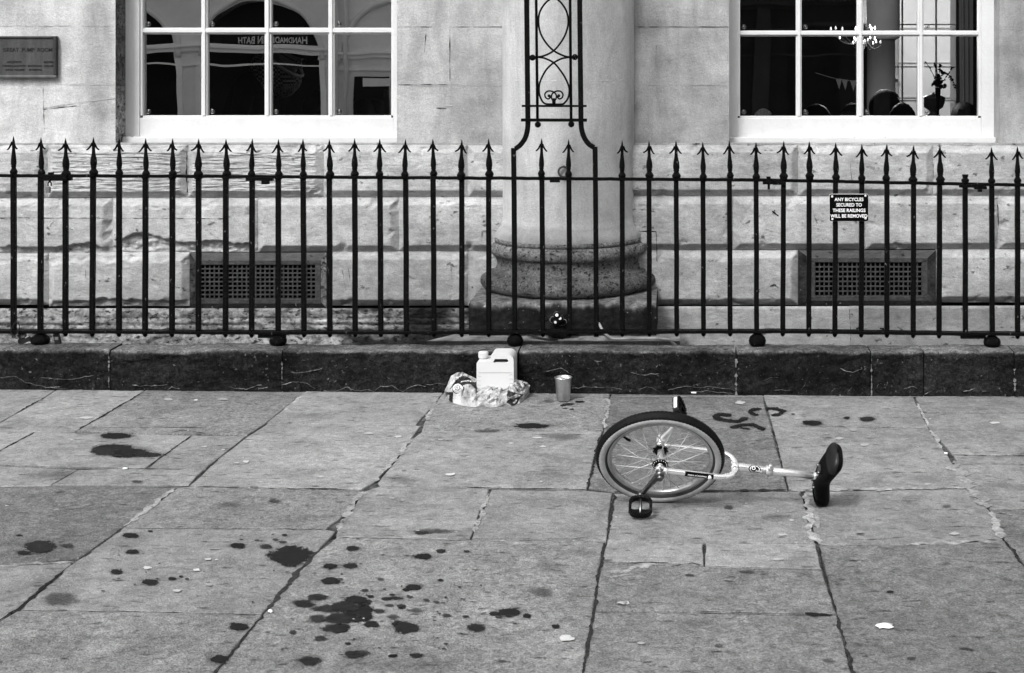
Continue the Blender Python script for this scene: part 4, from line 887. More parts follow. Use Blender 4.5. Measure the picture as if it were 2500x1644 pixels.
def finial(seed):
    rd = random.Random(seed); f_ = MB(); w = rd.uniform(.9, 1.12)
    f_.lathe([(r*Q*(w if d > 150 else 1), -d*Q) for d, r in FP], (0, 0, 0), 14, 0)
    for s_ in (-1, 1):
        sp = rd.uniform(.85, 1.1); dr = rd.uniform(-.004, .006); pts = [(0.004, -.030), (.009, -.040), (.0155*sp, -.051), (.024*sp, -.060-dr), (.0285*sp, -.0635-dr), (.0325*sp, -.0625-dr*1.6)]
        path = []
        for i in range(len(pts)-1):
            for j in range(3): path.append(Vector((s_*lerp(pts[i][0], pts[i+1][0], j/3), -.006, lerp(pts[i][1], pts[i+1][1], j/3))))
        path.append(Vector((s_*pts[-1][0], -.006, pts[-1][1]))); n_ = len(path)
        f_.tube(path, .0052, 7, 0, rad=[lerp(1.15, .55, i/n_) for i in range(n_)])
    return f_
fm = []
for sd in range(5):
    b_ = finial(sd).build('finial_src', 'iron'); fm.append(b_.data); bpy.data.objects.remove(b_)
L0 = 1.0
bm_ = MB(); hs = .0128; path = [Vector((0, 0, -.198)), Vector((0, 0, -.4)), Vector((.0008, 0, -.6)), Vector((-.0006, 0, -.8)), Vector((0, 0, -L0+.016))]
c = .003; sec = [(-hs, -hs+c), (-hs+c, -hs), (hs-c, -hs), (hs, -hs+c), (hs, hs-c), (hs-c, hs), (-hs+c, hs), (-hs, hs-c)]
bm_.sweep(path, sec, 0, 1, up=(0, 1, 0), smooth=False)
bm_.sweep([Vector((0, 0, -.192)), Vector((0, 0, -.197)), Vector((0, 0, -.202))], [(a*1.25, b__*1.25) for a, b__ in sec], 0, 1, up=(0, 1, 0), smooth=False)
bm_.lathe([(.0125, -L0+.017), (.011, -L0+.008), (.006, -L0+.002), (.001, -L0)], (0, 0, 0), 10, 0)
b0 = bm_.build('bar_src', 'iron'); barm = b0.data; bpy.data.objects.remove(b0)
def put_bar(tx, ty, bx, k, fin=True, ztop=None):
    pt = P(tx, ty, YFN); yb_ = railY(bx, 0)+14; pb = P(bx, yb_, YFN)
    o = bpy.data.objects.new('bar', barm); COL.objects.link(o); o.parent = rl
    o.location = Vector((pt.x, YFN, pt.z))-Vector(rl.location); L = pt.z-pb.z
    o.scale = (1, 1, L/L0); lean = math.atan2(pt.x-pb.x, L); o.rotation_euler = (0, lean, 0)
    if fin:
        q = bpy.data.objects.new('finial', fm[k % 5]); COL.objects.link(q); q.parent = o; q.scale = (random.uniform(.94, 1.06), 1, random.uniform(.985, 1.01)); q.rotation_euler = (random.uniform(-.03, .03), random.uniform(-.025, .025), random.uniform(-.35, .35))
    return o
for k, (tx, ty, bx) in enumerate(BX): put_bar(tx, ty, bx, k*3+1)
# the broken bar without its spike
put_bar(2356, 356.5, 2357, 0, False)
br = MB(); br.lathe([(.0175, -.202), (.0175, -.19), (.0208, -.184), (.0208, -.176), (.016, -.172), (.013, -.168), (.014, -.163), (.0165, -.158), (.0165, -.150), (.010, -.1495)], P(2356.5, 356.5, YFN), 12, 0)
br.build('broken_finial', 'iron', rl)
# feet, joint plates, latch plates
for x, w_ in ((98.7, 1.08), (679, 1.0), (1257.6, .95), (1849, 1.0), (2422, 1.0)):
    X = PX(x, YFN); zb_ = PZ(railY(x, 0)+8, YFN); z0 = .217-.002*(X+.9)-.003; f_ = MB(); h = zb_-z0
    f_.lathe([(.018*w_, h+.004), (.030*w_, h*.93), (.041*w_, h*.75), (.0455*w_, h*.5), (.043*w_, h*.26), (.034*w_, h*.08), (.024*w_, 0)][::-1], (X, YFN, z0), 22, 0)
    f_.build('foot', 'iron', rl)
def plate(x0, x1, y0, y1, dy=-.022, th=.012, name='joint_plate'):
    p_ = MB(); a, b_ = P(x0, y0, YFN), P(x1, y1, YFN); p_.box(min(a.x, b_.x), max(a.x, b_.x), YFN+dy-th/2, YFN+dy+th/2, b_.z, a.z, 0, 1, .003)
    return p_
p_ = plate(114, 168, 427.5, 441); p_.box(PX(100, YFN), PX(176, YFN), YFN-.016, YFN+.012, PZ(441, YFN), PZ(434, YFN), 0, 1, .002); p_.box(PX(119, YFN), PX(131, YFN), YFN-.01, YFN+.006, PZ(428, YFN), PZ(421, YFN), 0, 1, .001); p_.build('joint_plate', 'iron', rl)
p_ = plate(602, 668, 433, 441.5, -.006, .03); p_.box(PX(640, YFN), PX(658, YFN), YFN-.02, YFN+.01, PZ(450, YFN), PZ(441, YFN), 0, 1, .003); p_.lathe([(.014, 0), (.014, .012)], (PX(653, YFN), YFN-.02, PZ(448, YFN)), 6, 0); p_.build('joint_plate', 'iron', rl)
p_ = plate(1886, 1918, 438, 451, -.018); p_.box(PX(1862, YFN), PX(1892, YFN), YFN-.02, YFN+.01, PZ(450, YFN), PZ(444, YFN), 0, 1, .002); p_.box(PX(1871, YFN), PX(1881, YFN), YFN-.02, YFN+.0, PZ(446, YFN), PZ(431, YFN), 0, 1, .001); p_.box(PX(1873.5, YFN), PX(1879.5, YFN), YFN-.018, YFN-.012, PZ(462, YFN), PZ(450, YFN), 0, 1); p_.build('joint_plate', 'iron', rl)
p_ = plate(2340, 2402, 450, 458, -.014); p_.box(PX(2378, YFN), PX(2408, YFN), YFN-.02, YFN+.01, PZ(462, YFN), PZ(455, YFN), 0, 1, .002); p_.lathe([(.013, 0), (.013, .012)], (PX(2391, YFN), YFN-.015, PZ(468, YFN)), 6, 0); p_.build('joint_plate', 'iron', rl)
p_ = plate(632, 700, 814, 824, -.012, .02); p_.build('joint_plate', 'iron', rl)
p_ = plate(2344, 2405, 817, 826, -.012, .02); p_.build('joint_plate', 'iron', rl)
p_ = MB(); p_.box(PX(1343, YFN), PX(1368, YFN), YFN-.024, YFN-.014, PZ(445, YFN), PZ(439, YFN), 0, 1, .002); p_.build('joint_plate', 'iron', rl)
# tall ornamental lantern arch rising from two of the bars
oa = MB()
def pp(z, x, y_=None, Y=YFN): return P(1220+z*.2689, x*.2689, Y)
hs2 = .0128; c = .003; sec2 = [(-hs2, -hs2+c), (-hs2+c, -hs2), (hs2-c, -hs2), (hs2, -hs2+c), (hs2, hs2-c), (hs2-c, hs2), (-hs2+c, hs2), (-hs2, hs2-c)]
def bez(pts, k=14):
    out = []; n_ = len(pts)
    for i in range(n_-1):
        p0 = pts[max(i-1, 0)]; p1 = pts[i]; p2 = pts[i+1]; p3 = pts[min(i+2, n_-1)]
        for j in range(k):
            t_ = j/k; out.append(.5*((2*p1)+(p2-p0)*t_+(2*p0-5*p1+4*p2-p3)*t_*t_+(3*p1-p0-3*p2+p3)*t_**3))
    out.append(pts[-1]); return out
ztop = -2600
left = [pp(245-.01*2600, ztop), pp(245, 0), pp(255, 1000), pp(256, 1130), pp(248, 1200), pp(228, 1262), pp(190, 1315), pp(150, 1348)]
oa.sweep(bez(left, 8)+[pp(140, 1352)], sec2, 0, 1, up=(0, 1, 0), smooth=False)
oa.sweep([pp(126, 1346), pp(128, 1500), pp(131, 1750)]+[P(1220+134*.2689, 600, YFN), P(1220+136*.2689, 821, YFN)], sec2, 0, 1, up=(0, 1, 0), smooth=False)
right = [pp(726-.01*2600, ztop), pp(726, 0), pp(737, 1000), pp(739, 1130), pp(748, 1195), pp(770, 1255), pp(808, 1308), pp(850, 1336)]
oa.sweep(bez(right, 8)+[pp(860, 1340)], sec2, 0, 1, up=(0, 1, 0), smooth=False)
oa.sweep([pp(866, 1334), pp(868, 1500), pp(870, 1750)]+[P(1220+874*.2689, 600, YFN), P(1220+877*.2689, 822, YFN)], sec2, 0, 1, up=(0, 1, 0), smooth=False)
arch = oa.build('lantern_arch', 'iron', rl)
def sub(name, fnn):
    q = MB(); fnn(q); return q.build(name, 'iron', arch)
for xa, xb in ((331, 343), (639, 648)):
    sub('upright_rod', lambda q: q.tube([pp(xa-.012*2600, ztop), pp(xa, 0), pp(xb, 1090)], .0076, 8))
def cross(q, x0, x1, y_, hh, hd): q.sweep([pp(x0, y_), pp((x0+x1)/2, y_+1), pp(x1, y_+1)], [(-hd, -hh), (hd, -hh), (hd, hh), (-hd, hh)], 0, 1, up=(0, 0, 1), smooth=False)
sub('crossbar', lambda q: cross(q, 203, 788, 963, .0052, .017)); sub('crossbar', lambda q: cross(q, 196, 792, 1091, .0078, .017))
for x, y_ in ((346, 1133), (650, 1130), (298, 525), (682, 520)):
    def bl(q, x=x, y_=y_):
        q.ball(pp(x, y_), .0165, 0)
        if y_ < 600: q.tube([pp(x-32, y_), pp(x+32, y_)], .0045, 6)
    sub('ball', bl)
def ovals(q):
    a = [(345,520),(410,505),(490,462),(560,380),(605,290),(622,200),(608,110),(560,30),(490,-30),(420,-80),(345,-110)]
    b_ = [(635,520),(580,508),(490,462),(420,390),(370,300),(352,200),(365,110),(415,30),(490,-30),(560,-80),(625,-110)]
    for s_ in (a, b_): q.tube(bez([pp(*p) for p in s_], 6), .0052, 7)
    cpt = [(345,520),(410,532),(490,572),(550,640),(600,720),(630,800),(625,880),(590,935),(560,948),(490,948),(410,942),(375,900),(358,840),(362,760),(400,670),(440,615),(490,572),(560,535),(640,520)]
    q.tube(bez([pp(*p) for p in cpt], 6), .0052, 7)
    for k in range(1, 4):                              # the pattern repeats above the picture
        sh = -630*k
        for s_ in (a, b_): q.tube(bez([pp(x-.010*630*k, y_+sh) for x, y_ in s_], 5), .0052, 7)
sub('oval_tracery', ovals)
def scroll(q):
    for s_ in (-1, 1):
        cx = 492; pts = [(cx-s_*12, 945), (cx+s_*16, 905), (cx+s_*22, 870), (cx+s_*4, 842), (cx-s_*30, 828), (cx-s_*62, 832), (cx-s_*82, 856), (cx-s_*76, 886), (cx-s_*52, 900), (cx-s_*34, 886), (cx-s_*40, 868)]
        q.tube(bez([pp(*p) for p in pts], 6), .0042, 7); q.ball(pp(cx-s_*44, 872), .0085, 0, 1, (1, .8, 1), 10)
    q.lathe([(.008, 0), (.010, .012), (.006, .03)], pp(492, 945), 10)
sub('scroll', scroll)

# padlock hanging from the joint plate
pk = thing('padlock', P(121.5, 470, YFN-.02), 'small grey padlock hanging under the left joint plate of the railings', 'padlock')
q = MB(); q.box(PX(116.6, YFN), PX(126.8, YFN), YFN-.03, YFN-.012, PZ(470.5, YFN), PZ(455.5, YFN), 0, 1, .002); q.build('body', 'brass', pk)
q = MB(); ce = P(121.3, 455, YFN-.021); q.tube([ce+Vector((-.0082, 0, 0)), ce+Vector((-.0082, 0, .012))]+[ce+Vector((-.0082*math.cos(a), 0, .014+.0082*math.sin(a))) for a in [math.pi*i/10 for i in range(11)]]+[ce+Vector((.0082, 0, .012)), ce+Vector((.0082, 0, 0))], .0034, 8)
q.tube([ce+Vector((0, 0, .02)), ce+Vector((0, .004, .036))], .007, 8)
q.build('shackle', 'iron', pk)
# cable tie loop and strap ends at the left foot
q = MB(); lp = [P(x, y_, YFN-.036) for x, y_ in ((33,821),(27,812),(28,803),(33,793),(39,785),(43,784),(46,791),(47.5,800),(46,808),(40,816),(35,821))]
q.tube(bez(lp, 5), .0024, 6); q.tube([P(33.5, 822, YFN-.036)+Vector((.0075*math.cos(a), 0, .0075*math.sin(a))) for a in [2*math.pi*i/16 for i in range(16)]], .0024, 6, closed=True)
tag(q.build('wire_loop', 'cable'), 'thin black wire loop hooked over the bottom rail beside the leftmost bar', 'wire loop')
def strap(name, pts, w, lab, ring):
    q = MB(); path = bez([P(x, y_, YFN+.0) for x, y_ in pts], 5); q.sweep(path, [(-.010, -w), (.010, -w), (.010, w), (-.010, w)], 0, 1, up=(1, 0, 0), smooth=False)
    c0 = P(ring[0], ring[1], YFN-.002); q.box(c0.x-.010, c0.x+.010, YFN-.014, YFN+.012, c0.z-.008, c0.z+.008, 1, 1, .002)
    tag(q.build(name, ['cable', 'brass']), lab, 'strap', 'webbing straps by the left railing foot')
strap('webbing_strap', [(47,815),(54,826),(50,834),(60,833),(74,826)], .011, 'dark strap with buckle left of the leftmost railing foot', (58, 820))
strap('webbing_strap', [(137,815),(139,824),(141,834),(142,842)], .014, 'dark strap hanging right of the leftmost railing foot', (140, 826))

# notice on the railings
sg = thing('notice_sign', P(2072, 540, 7.59), 'small black notice on the right railings about removing bicycles', 'sign')
YS = 7.598; a, b_ = P(2025, 474.5, YS), P(2119.5, 540, YS)
def rrect(x0, x1, z0, z1, r_, y_, k=5):
    out = []
    for cx, cz_, s0 in ((x1-r_, z1-r_, 0), (x0+r_, z1-r_, 90), (x0+r_, z0+r_, 180), (x1-r_, z0+r_, 270)):
        for i in range(k+1): an = R(s0+90*i/k); out.append(Vector((cx+r_*math.cos(an), y_, cz_+r_*math.sin(an))))
    return out
q = MB(); f_ = rrect(a.x, b_.x, b_.z, a.z, .008, YS-.006); g_ = [p+Vector((0, .006, 0)) for p in f_]; n_ = len(f_)
q.add(f_+g_, [list(range(n_))[::-1], list(range(n_, 2*n_))]+[(i, (i+1) % n_, n_+(i+1) % n_, n_+i) for i in range(n_)], 0)
q.build('panel', 'signblack', sg)
q = MB(); f_ = rrect(a.x-.0012, b_.x+.0012, b_.z-.0006, a.z+.0016, .009, YS-.004); g_ = [p+Vector((0, .004, 0)) for p in f_]
q.add(f_+g_, [list(range(n_))[::-1], list(range(n_, 2*n_))]+[(i, (i+1) % n_, n_+(i+1) % n_, n_+i) for i in range(n_)], 0); q.build('panel_edge', 'screw', sg)
q = MB()
for txt, yc, x0, x1 in (('ANY BICYCLES', 487.3, 2037.5, 2108), ('SECURED TO', 500.6, 2041.8, 2104), ('THESE RAILINGS', 514, 2033, 2113), ('WILL BE REMOVED', 527.7, 2027.6, 2117.6)):
    me = textmesh(txt, .03, .0004, bold=.0004); xs_ = [v.co.x for v in me.vertices]; ys_ = [v.co.y for v in me.vertices]; wq = max(xs_)-min(xs_); hq = max(ys_)-min(ys_)
    c0 = P((x0+x1)/2, yc, YS-.0065); sc = (PX(x1, YS)-PX(x0, YS))/wq; sh = (8.3*YS/F)/hq
    q.mesh(me, Matrix.Translation(c0) @ FRONT @ Matrix.Diagonal((sc, sh, 1, 1)) @ Matrix.Translation((-(max(xs_)+min(xs_))/2, -(max(ys_)+min(ys_))/2, 0)))
q.build('lettering', 'signwhite', sg)
for x, y_ in ((2031.5, 480.3), (2113, 478.4), (2032.3, 535.4), (2113.3, 533.9)):
    q = MB(); c0 = P(x, y_, YS-.006); q.lathe([(.0058, 0), (.0052, .0015), (.0028, .0026), (.0001, .0028)], c0, 14, 0, T=Matrix.Rotation(R(90), 3, 'X'), cap=False)
    q.box(c0.x-.003, c0.x+.003, c0.y-.0032, c0.y-.0026, c0.z-.0006, c0.z+.0006, 1); q.build('screw', ['screw', 'signblack'], sg)

# bronze plaque on the wall
YP = 8.345
pq = thing('bronze_plaque', P(65, 195, YP), 'weathered bronze building plaque with raised lettering at the upper left of the wall', 'plaque')
x0, x1, z0, z1 = PX(-14, YP), PX(142.5, YP), PZ(190, YP), PZ(88.5, YP)
q = MB(); fw = .017; yF = YP-.030
q.box(x0+.002, x1-.002, YP-.020, YP, z0+.002, z1-.002, 0, 1.0); q.build('panel', 'bronze', pq)
q = MB()
q.box(x0, x1, yF, YP, z1-.010, z1, 0, 1.5, .004); q.box(x0, x1, yF, YP, z0, z0+.015, 0, 2.2, .004); q.box(x0, x0+.011, yF, YP, z0+.015, z1-.010, 0, 1.2, .003); q.box(x1-.017, x1, yF, YP, z0+.015, z1-.010, 0, .55, .004); q.build('frame', 'bronze', pq)  # light and shade on the frame bars are put into their tones
q = MB()
for txt, xl, xr, y0, y1 in (('GREAT  PUMP  ROOM', 7.5, 127.5, 117, 126.3), ('ARCHITECTS', 17, 52, 149.5, 154.2), ('ERECTED', 107, 130, 149.5, 154.2), ('THOMAS BALDWIN  (EXTERIOR)', 5.5, 101.5, 159.2, 164.2), ('1792-99', 107.5, 130, 159.2, 164.2), ('JOHN  PALMER', 13.5, 60.5, 168.7, 173.7), ('(INTERIOR)', 70.5, 102, 168.7, 173.7)):
    me = textmesh(txt, .03, .0012, bold=.0004); xs_ = [v.co.x for v in me.vertices]; ys_ = [v.co.y for v in me.vertices]
    c0 = P((xl+xr)/2, (y0+y1)/2, YP-.0205); sc = (PX(xr, YP)-PX(xl, YP))/(max(xs_)-min(xs_)); sh = (y1-y0)*YP/F/(max(ys_)-min(ys_))
    q.mesh(me, Matrix.Translation(c0) @ FRONT @ Matrix.Diagonal((sc, sh, 1.5, 1)) @ Matrix.Translation((-(max(xs_)+min(xs_))/2, -(max(ys_)+min(ys_))/2, 0)))
q.build('lettering', 'letter', pq)
# hose and cable on the slab behind the railings
q = MB(); q.tube(bez([Vector((PX(x, y_), y_, z_)) for x, y_, z_ in ((1462, 7.80, .30), (1474, 7.76, .262), (1490, 7.735, .236), (1506, 7.72, .232), (1545, 7.73, .232), (1583, 7.735, .232), (1612, 7.73, .232), (1634, 7.70, .229), (1650, 7.685, .205))], 8), .0075, 8, 0)
tag(q.build('hose', 'hose'), 'pale thin hose lying on the slab behind the kerb, right of the column', 'hose')
q = MB(); q.tube(bez([Vector((PX(x, y_), y_, z_)) for x, y_, z_ in ((1280, 7.80, .258), (1300, 7.76, .242), (1322, 7.73, .233), (1340, 7.71, .231), (1362, 7.715, .231))], 8), .0062, 7, 0)
tag(q.build('cable', 'cable'), 'short black cable on the slab behind the railings below the column', 'cable')
# dark holdall with a bundle of clubs behind the railings
q = MB()
def hold(u, v):
    a = u*2*math.pi; b_ = v*math.pi; w = 1+.22*fb(math.cos(a)*2+3, math.sin(a)*2, v*4)
    return Vector((PX(1363, 7.75)+.085*w*math.sin(b_)*math.cos(a), 7.775+.045*w*math.sin(b_)*math.sin(a), .226+.050+.052*w*math.cos(b_)*(1 if math.cos(b_) > 0 else .95)))
q.grid(hold, 36, 20, 0, None, False)
tag(q.build('holdall', 'coat'), 'black fabric holdall slumped on the slab behind the railings', 'bag')
for i, (x, y_, r_) in enumerate(((1360, 770, .0195), (1367.5, 778, .0185), (1356.3, 787.5, .0175), (1350, 781, .0160), (1375.5, 787, .0165), (1370, 788, .0165))):
    Yc = 7.70-(.012 if i < 2 else 0)+.006*i; t_ = thing('juggling_club', P(x, y_, Yc), '', 'juggling club', 'juggling clubs poking out of the black holdall')
    t_['label'] = ('topmost dark club knob with pale centre above the black holdall', 'second highest club knob with pale centre, overlapping the topmost one', 'lowest club knob with pale centre at left of the bundle',
                   'leftmost dark club edge tucked behind the pale-centred knobs', 'rightmost dark club with a thin bright rim, right of the bundle', 'dark club with bright crescent rim below the second knob')[i]
    T_ = Matrix.Rotation(R(78), 3, 'X'); c0 = P(x, y_, Yc); q = MB()
    q.lathe([(.006, -.10), (.0065, -.02), (r_*.8, -.010), (r_, 0), (r_*.97, .006), (r_*.78, .009), (r_*.5, .0095)], c0, 22, 0, T=T_); q.build('knob', 'blackplastic', t_)
    q = MB(); q.tube([c0+T_ @ Vector((r_*.98*math.cos(a), r_*.98*math.sin(a), .002)) for a in [2*math.pi*j/24 for j in range(24)]], .0011, 5, closed=True); q.build('rim', 'alloydark' if i < 3 else 'screw', t_)
    if i < 3:
        q = MB(); q.lathe([(r_*.44, .0095), (r_*.40, .0115), (r_*.12, .012), (r_*.10, .0105), (.0001, .0104)], c0, 16, 0, T=T_, cap=False); q.build('end_cap', 'signwhite', t_)
# ================================================================== UNICYCLE lying on its near pedal and saddle
RW = .2215                                            # to the middle of the tyre
C0 = Vector((PX(1612, 5.56), 5.56, .2035))
n_ax = Vector((.0, -math.cos(R(34)), -math.sin(R(34)))).normalized()     # axle, towards the near pedal
ex = Vector((1.0, .099, -.147)); ex = (ex-n_ax*ex.dot(n_ax)).normalized()     # towards the saddle
eu = ex.cross(n_ax).normalized()
if eu.z < 0: eu = -eu
un = thing('unicycle', (C0.x, C0.y, gz(C0.x)), 'chrome unicycle with a black saddle lying on its side on the paving', 'unicycle')
def L(a, b_, c): return C0+ex*a+eu*b_+n_ax*c
# wheel
M['rimalloy'] = surf('worn_rim_alloy', 0.5, [(30, 0.75, 1.1, 6)], 0.3, 0.5, tone=False, metal=0.9, local=True)
def ringmesh(mb, prof, seg, mats, smooth=True, mod=None):
    """prof: (radius, offset along axle) closed loop, mats per segment of it"""
    k = len(prof); vs = []
    for i in range(seg):
        a = 2*math.pi*i/seg
        for j, (r_, w) in enumerate(prof):
            rr = r_+(mod(i, j) if mod else 0); vs.append(L(rr*math.cos(a), rr*math.sin(a), w))
    o = len(mb.v)
    mb.add(vs, [], 0)
    for i in range(seg):
        i2 = (i+1) % seg
        for j in range(k):
            j2 = (j+1) % k; mb.f.append([o+i*k+j, o+i2*k+j, o+i2*k+j2, o+i*k+j2]); mb.m.append(mats[j]); mb.sm.append(smooth)
wh = MB(); q_ = []; tm = []
NT = 26; tr_ = .0245
for j in range(NT):
    a = 2*math.pi*(j+.5)/NT; q_.append((RW+tr_*math.cos(a), tr_*math.sin(a)))
for j in range(NT):
    a = math.degrees(2*math.pi*(j+1)/NT); a = min(a, 360-a)
    tm.append(0 if a < 64 else (1 if a < 112 else 2))
def tread(i, j):
    a = math.degrees(2*math.pi*(j+.5)/NT); a = min(a, 360-a)
    if a > 70: return 0
    base = .0011 if (i % 3 < 2) else -.0010
    if a < 12: return .0016
    if a < 24: return -.0010
    return base*(1 if a < 58 else .6)
wheel_t = MB(); ringmesh(wheel_t, q_, 300, tm, True, tread)
wheel = wheel_t.build('tyre', ['rubber', 'sidewall', 'darkband'], un)
wheel.name = 'wheel'
rim = MB(); ringmesh(rim, [(RW-.018, .0125), (RW-.020, .0140), (RW-.028, .0135), (RW-.034, .010), (RW-.036, 0), (RW-.034, -.010), (RW-.028, -.0135), (RW-.020, -.0140), (RW-.018, -.0125), (RW-.024, 0)], 120, [0]*10)
rim.build('rim', 'rimalloy', wheel)
RI = RW-.036
hub = MB()
def ln(mb, pts, r_, seg=12, mat=0, rad=None): mb.tube([L(*p) for p in pts], r_, seg, mat, rad=rad)
ln(hub, [(0, 0, -.044), (0, 0, -.030), (0, 0, 0), (0, 0, .030), (0, 0, .044)], .012, 16, 1)
for s_ in (-1, 1):
    ln(hub, [(0, 0, s_*.0335), (0, 0, s_*.0365)], .030, 28, 0); ln(hub, [(0, 0, s_*.0365), (0, 0, s_*.0395)], .016, 20, 0); ln(hub, [(0, 0, s_*.030), (0, 0, s_*.0335)], .016, 20, 0)
    for k in range(16):
        a = 2*math.pi*k/16; p0 = L(.025*math.cos(a), .025*math.sin(a), s_*.0368); hub.ball(p0, .0022, 1, 1, (1, 1, 1), 6)
hub.build('hub', ['blackplastic', 'alloy'], wheel)
sp = MB()
for k in range(36):
    s_ = 1 if k % 2 == 0 else -1; side = 1 if (k//2) % 2 == 0 else -1
    a = 2*math.pi*(k+.25)/36; b_ = a+side*R(62)
    sp.tube([L(.026*math.cos(b_), .026*math.sin(b_), s_*.035), L(RI*math.cos(a), RI*math.sin(a), s_*.003)], .0017, 6)
    sp.tube([L((RI-.012)*math.cos(a), (RI-.012)*math.sin(a), s_*.0045), L((RI+.001)*math.cos(a), (RI+.001)*math.sin(a), s_*.003)], .0020, 6)
sp.build('spokes', 'spoke', wheel)
va = R(150); q = MB(); ln(q, [(RI*math.cos(va), RI*math.sin(va), 0), ((RI-.034)*math.cos(va-.02), (RI-.034)*math.sin(va-.02), .003)], .0042, 8); ln(q, [((RI-.018)*math.cos(va), (RI-.018)*math.sin(va), .002), ((RI-.036)*math.cos(va-.02), (RI-.036)*math.sin(va-.02), .003)], .0052, 8); q.build('valve', 'blackplastic', wheel)
# fork
fk = MB(); XCR = .292
for s_ in (1, -1):
    w = .060*s_; pts = [L(0.018, 0, w), L(.08, 0, w), L(.16, 0, w), L(.22, 0, w), L(.252, 0, w*.93), L(.276, 0, w*.72), L(XCR-.002, 0, w*.36), L(XCR+.006, 0, w*.10)]
    fk.tube(bez(pts, 6), .0115, 16, 0)
    ln(fk, [(0, 0, w*.80), (0, 0, w*1.12)], .0185, 20, 0)
    for sb in (-1, 1): ln(fk, [(-.004, sb*.021, w-.006), (-.004, sb*.021, w+.006)], .0045, 8, 0)
    ln(fk, [(-.004, -.024, w), (-.004, .024, w)], .006, 8, 0); ln(fk, [(.012, 0, w), (.03, 0, w)], .013, 14, 0)
ln(fk, [(XCR-.012, 0, 0), (XCR+.02, 0, 0), (.42, 0, 0)], .0155, 20, 0)
ln(fk, [(XCR-.018, 0, 0), (XCR+.012, 0, 0)], .018, 20, 0)
fork = fk.build('fork', 'chrome', un)
# sticker with lettering on the near fork leg
st = MB(); w = .060; nn = 14
for m_ in range(1):
    vs = []
    for i in range(9):
        a = lerp(.095, .205, i/8)
        for j in range(nn+1):
            t_ = R(-85+100*j/nn); vs.append(L(a, -math.sin(t_)*.0119, w+math.cos(t_)*.0119))
    st.add(vs, [(i*(nn+1)+j, (i+1)*(nn+1)+j, (i+1)*(nn+1)+j+1, i*(nn+1)+j+1) for i in range(8) for j in range(nn)], 0, 1, True)
st.build('sticker', 'signblack', fork)
me = textmesh('unicycle.com', .03, .0, bold=.0004); xs_ = [v.co.x for v in me.vertices]; ys_ = [v.co.y for v in me.vertices]
lt = MB(); cxm, cym = (max(xs_)+min(xs_))/2, (max(ys_)+min(ys_))/2; sc = .072/(max(xs_)-min(xs_)); sh = .0095/(max(ys_)-min(ys_))
lv = []
for v in me.vertices:                                # upside down, wrapped round the tube
    a = .142-(v.co.x-cxm)*sc; t_ = R(-22)-(v.co.y-cym)*sh/.0122
    lv.append(L(a, -math.sin(t_)*.0123, w+math.cos(t_)*.0123))
lt.add(lv, [list(p.vertices) for p in me.polygons], 0); lt.build('lettering', 'signwhite', fork)
q = MB(); ln(q, [(.190, .006, w+.008), (.190, .008, w+.018)], .0062, 12); ln(q, [(.190, .008, w+.016), (.190, .009, w+.020)], .0072, 12); q.build('bolt', 'screw', fork)
# seat post and clamp
po = MB(); ln(po, [(.40, 0, 0), (.612, 0, 0)], .0140, 20, 0); ln(po, [(.600, 0, 0), (.614, 0, 0)], .0148, 20, 0); post = po.build('seat_post', 'alloy', un)
cl = MB(); ln(cl, [(.412, 0, 0), (.436, 0, 0)], .0185, 20, 0); ln(cl, [(.424, -.034, .004), (.424, .034, .004)], .0045, 10, 0)
ln(cl, [(.424, -.036, .004), (.424, -.028, .004)], .0075, 6, 0); ln(cl, [(.424, .028, .004), (.424, .036, .004)], .0075, 6, 0); ln(cl, [(.424, .014, .004), (.424, .026, .004)], .010, 8, 0); cl.build('seat_clamp', 'alloy', un)
bd = MB(); vs = []; N = 24
def onpost(a, t_, r_=.0159): return L(a, math.sin(t_)*r_, math.cos(t_)*r_)
for ring_, mt in (((1.0, 1.0), 0), ((.82, .8), 1), ((.70, .68), 0)):
    rr_ = .0160+.0003*(1 if ring_[0] < 1 else 0)+.0003*(1 if ring_[0] < .75 else 0); vs = [onpost(.366+.024*ring_[0]*math.cos(2*math.pi*i/N), R(45)+R(58)*ring_[1]*math.sin(2*math.pi*i/N), rr_) for i in range(N)]
    bd.add(vs+[onpost(.366, R(45), rr_+.0012)], [(i, (i+1) % N, N) for i in range(N)], mt)
vs = [onpost(.361+.0075*math.cos(2*math.pi*i/N), R(55)+R(22)*math.sin(2*math.pi*i/N), .0180) for i in range(N)]+[onpost(.361+.0045*math.cos(2*math.pi*i/N), R(55)+R(13)*math.sin(2*math.pi*i/N), .0180) for i in range(N)]
bd.add(vs, [(i, (i+1) % N, N+(i+1) % N, N+i) for i in range(N)], 1)
for k in range(4): bd.add([onpost(.372+.006*k, R(38), .0178), onpost(.375+.006*k, R(38), .0178), onpost(.373+.006*k, R(16), .0178), onpost(.370+.006*k, R(16), .0178)], [(0, 1, 2, 3)], 1)
bd.build('badge', ['blackplastic', 'screw'], un)
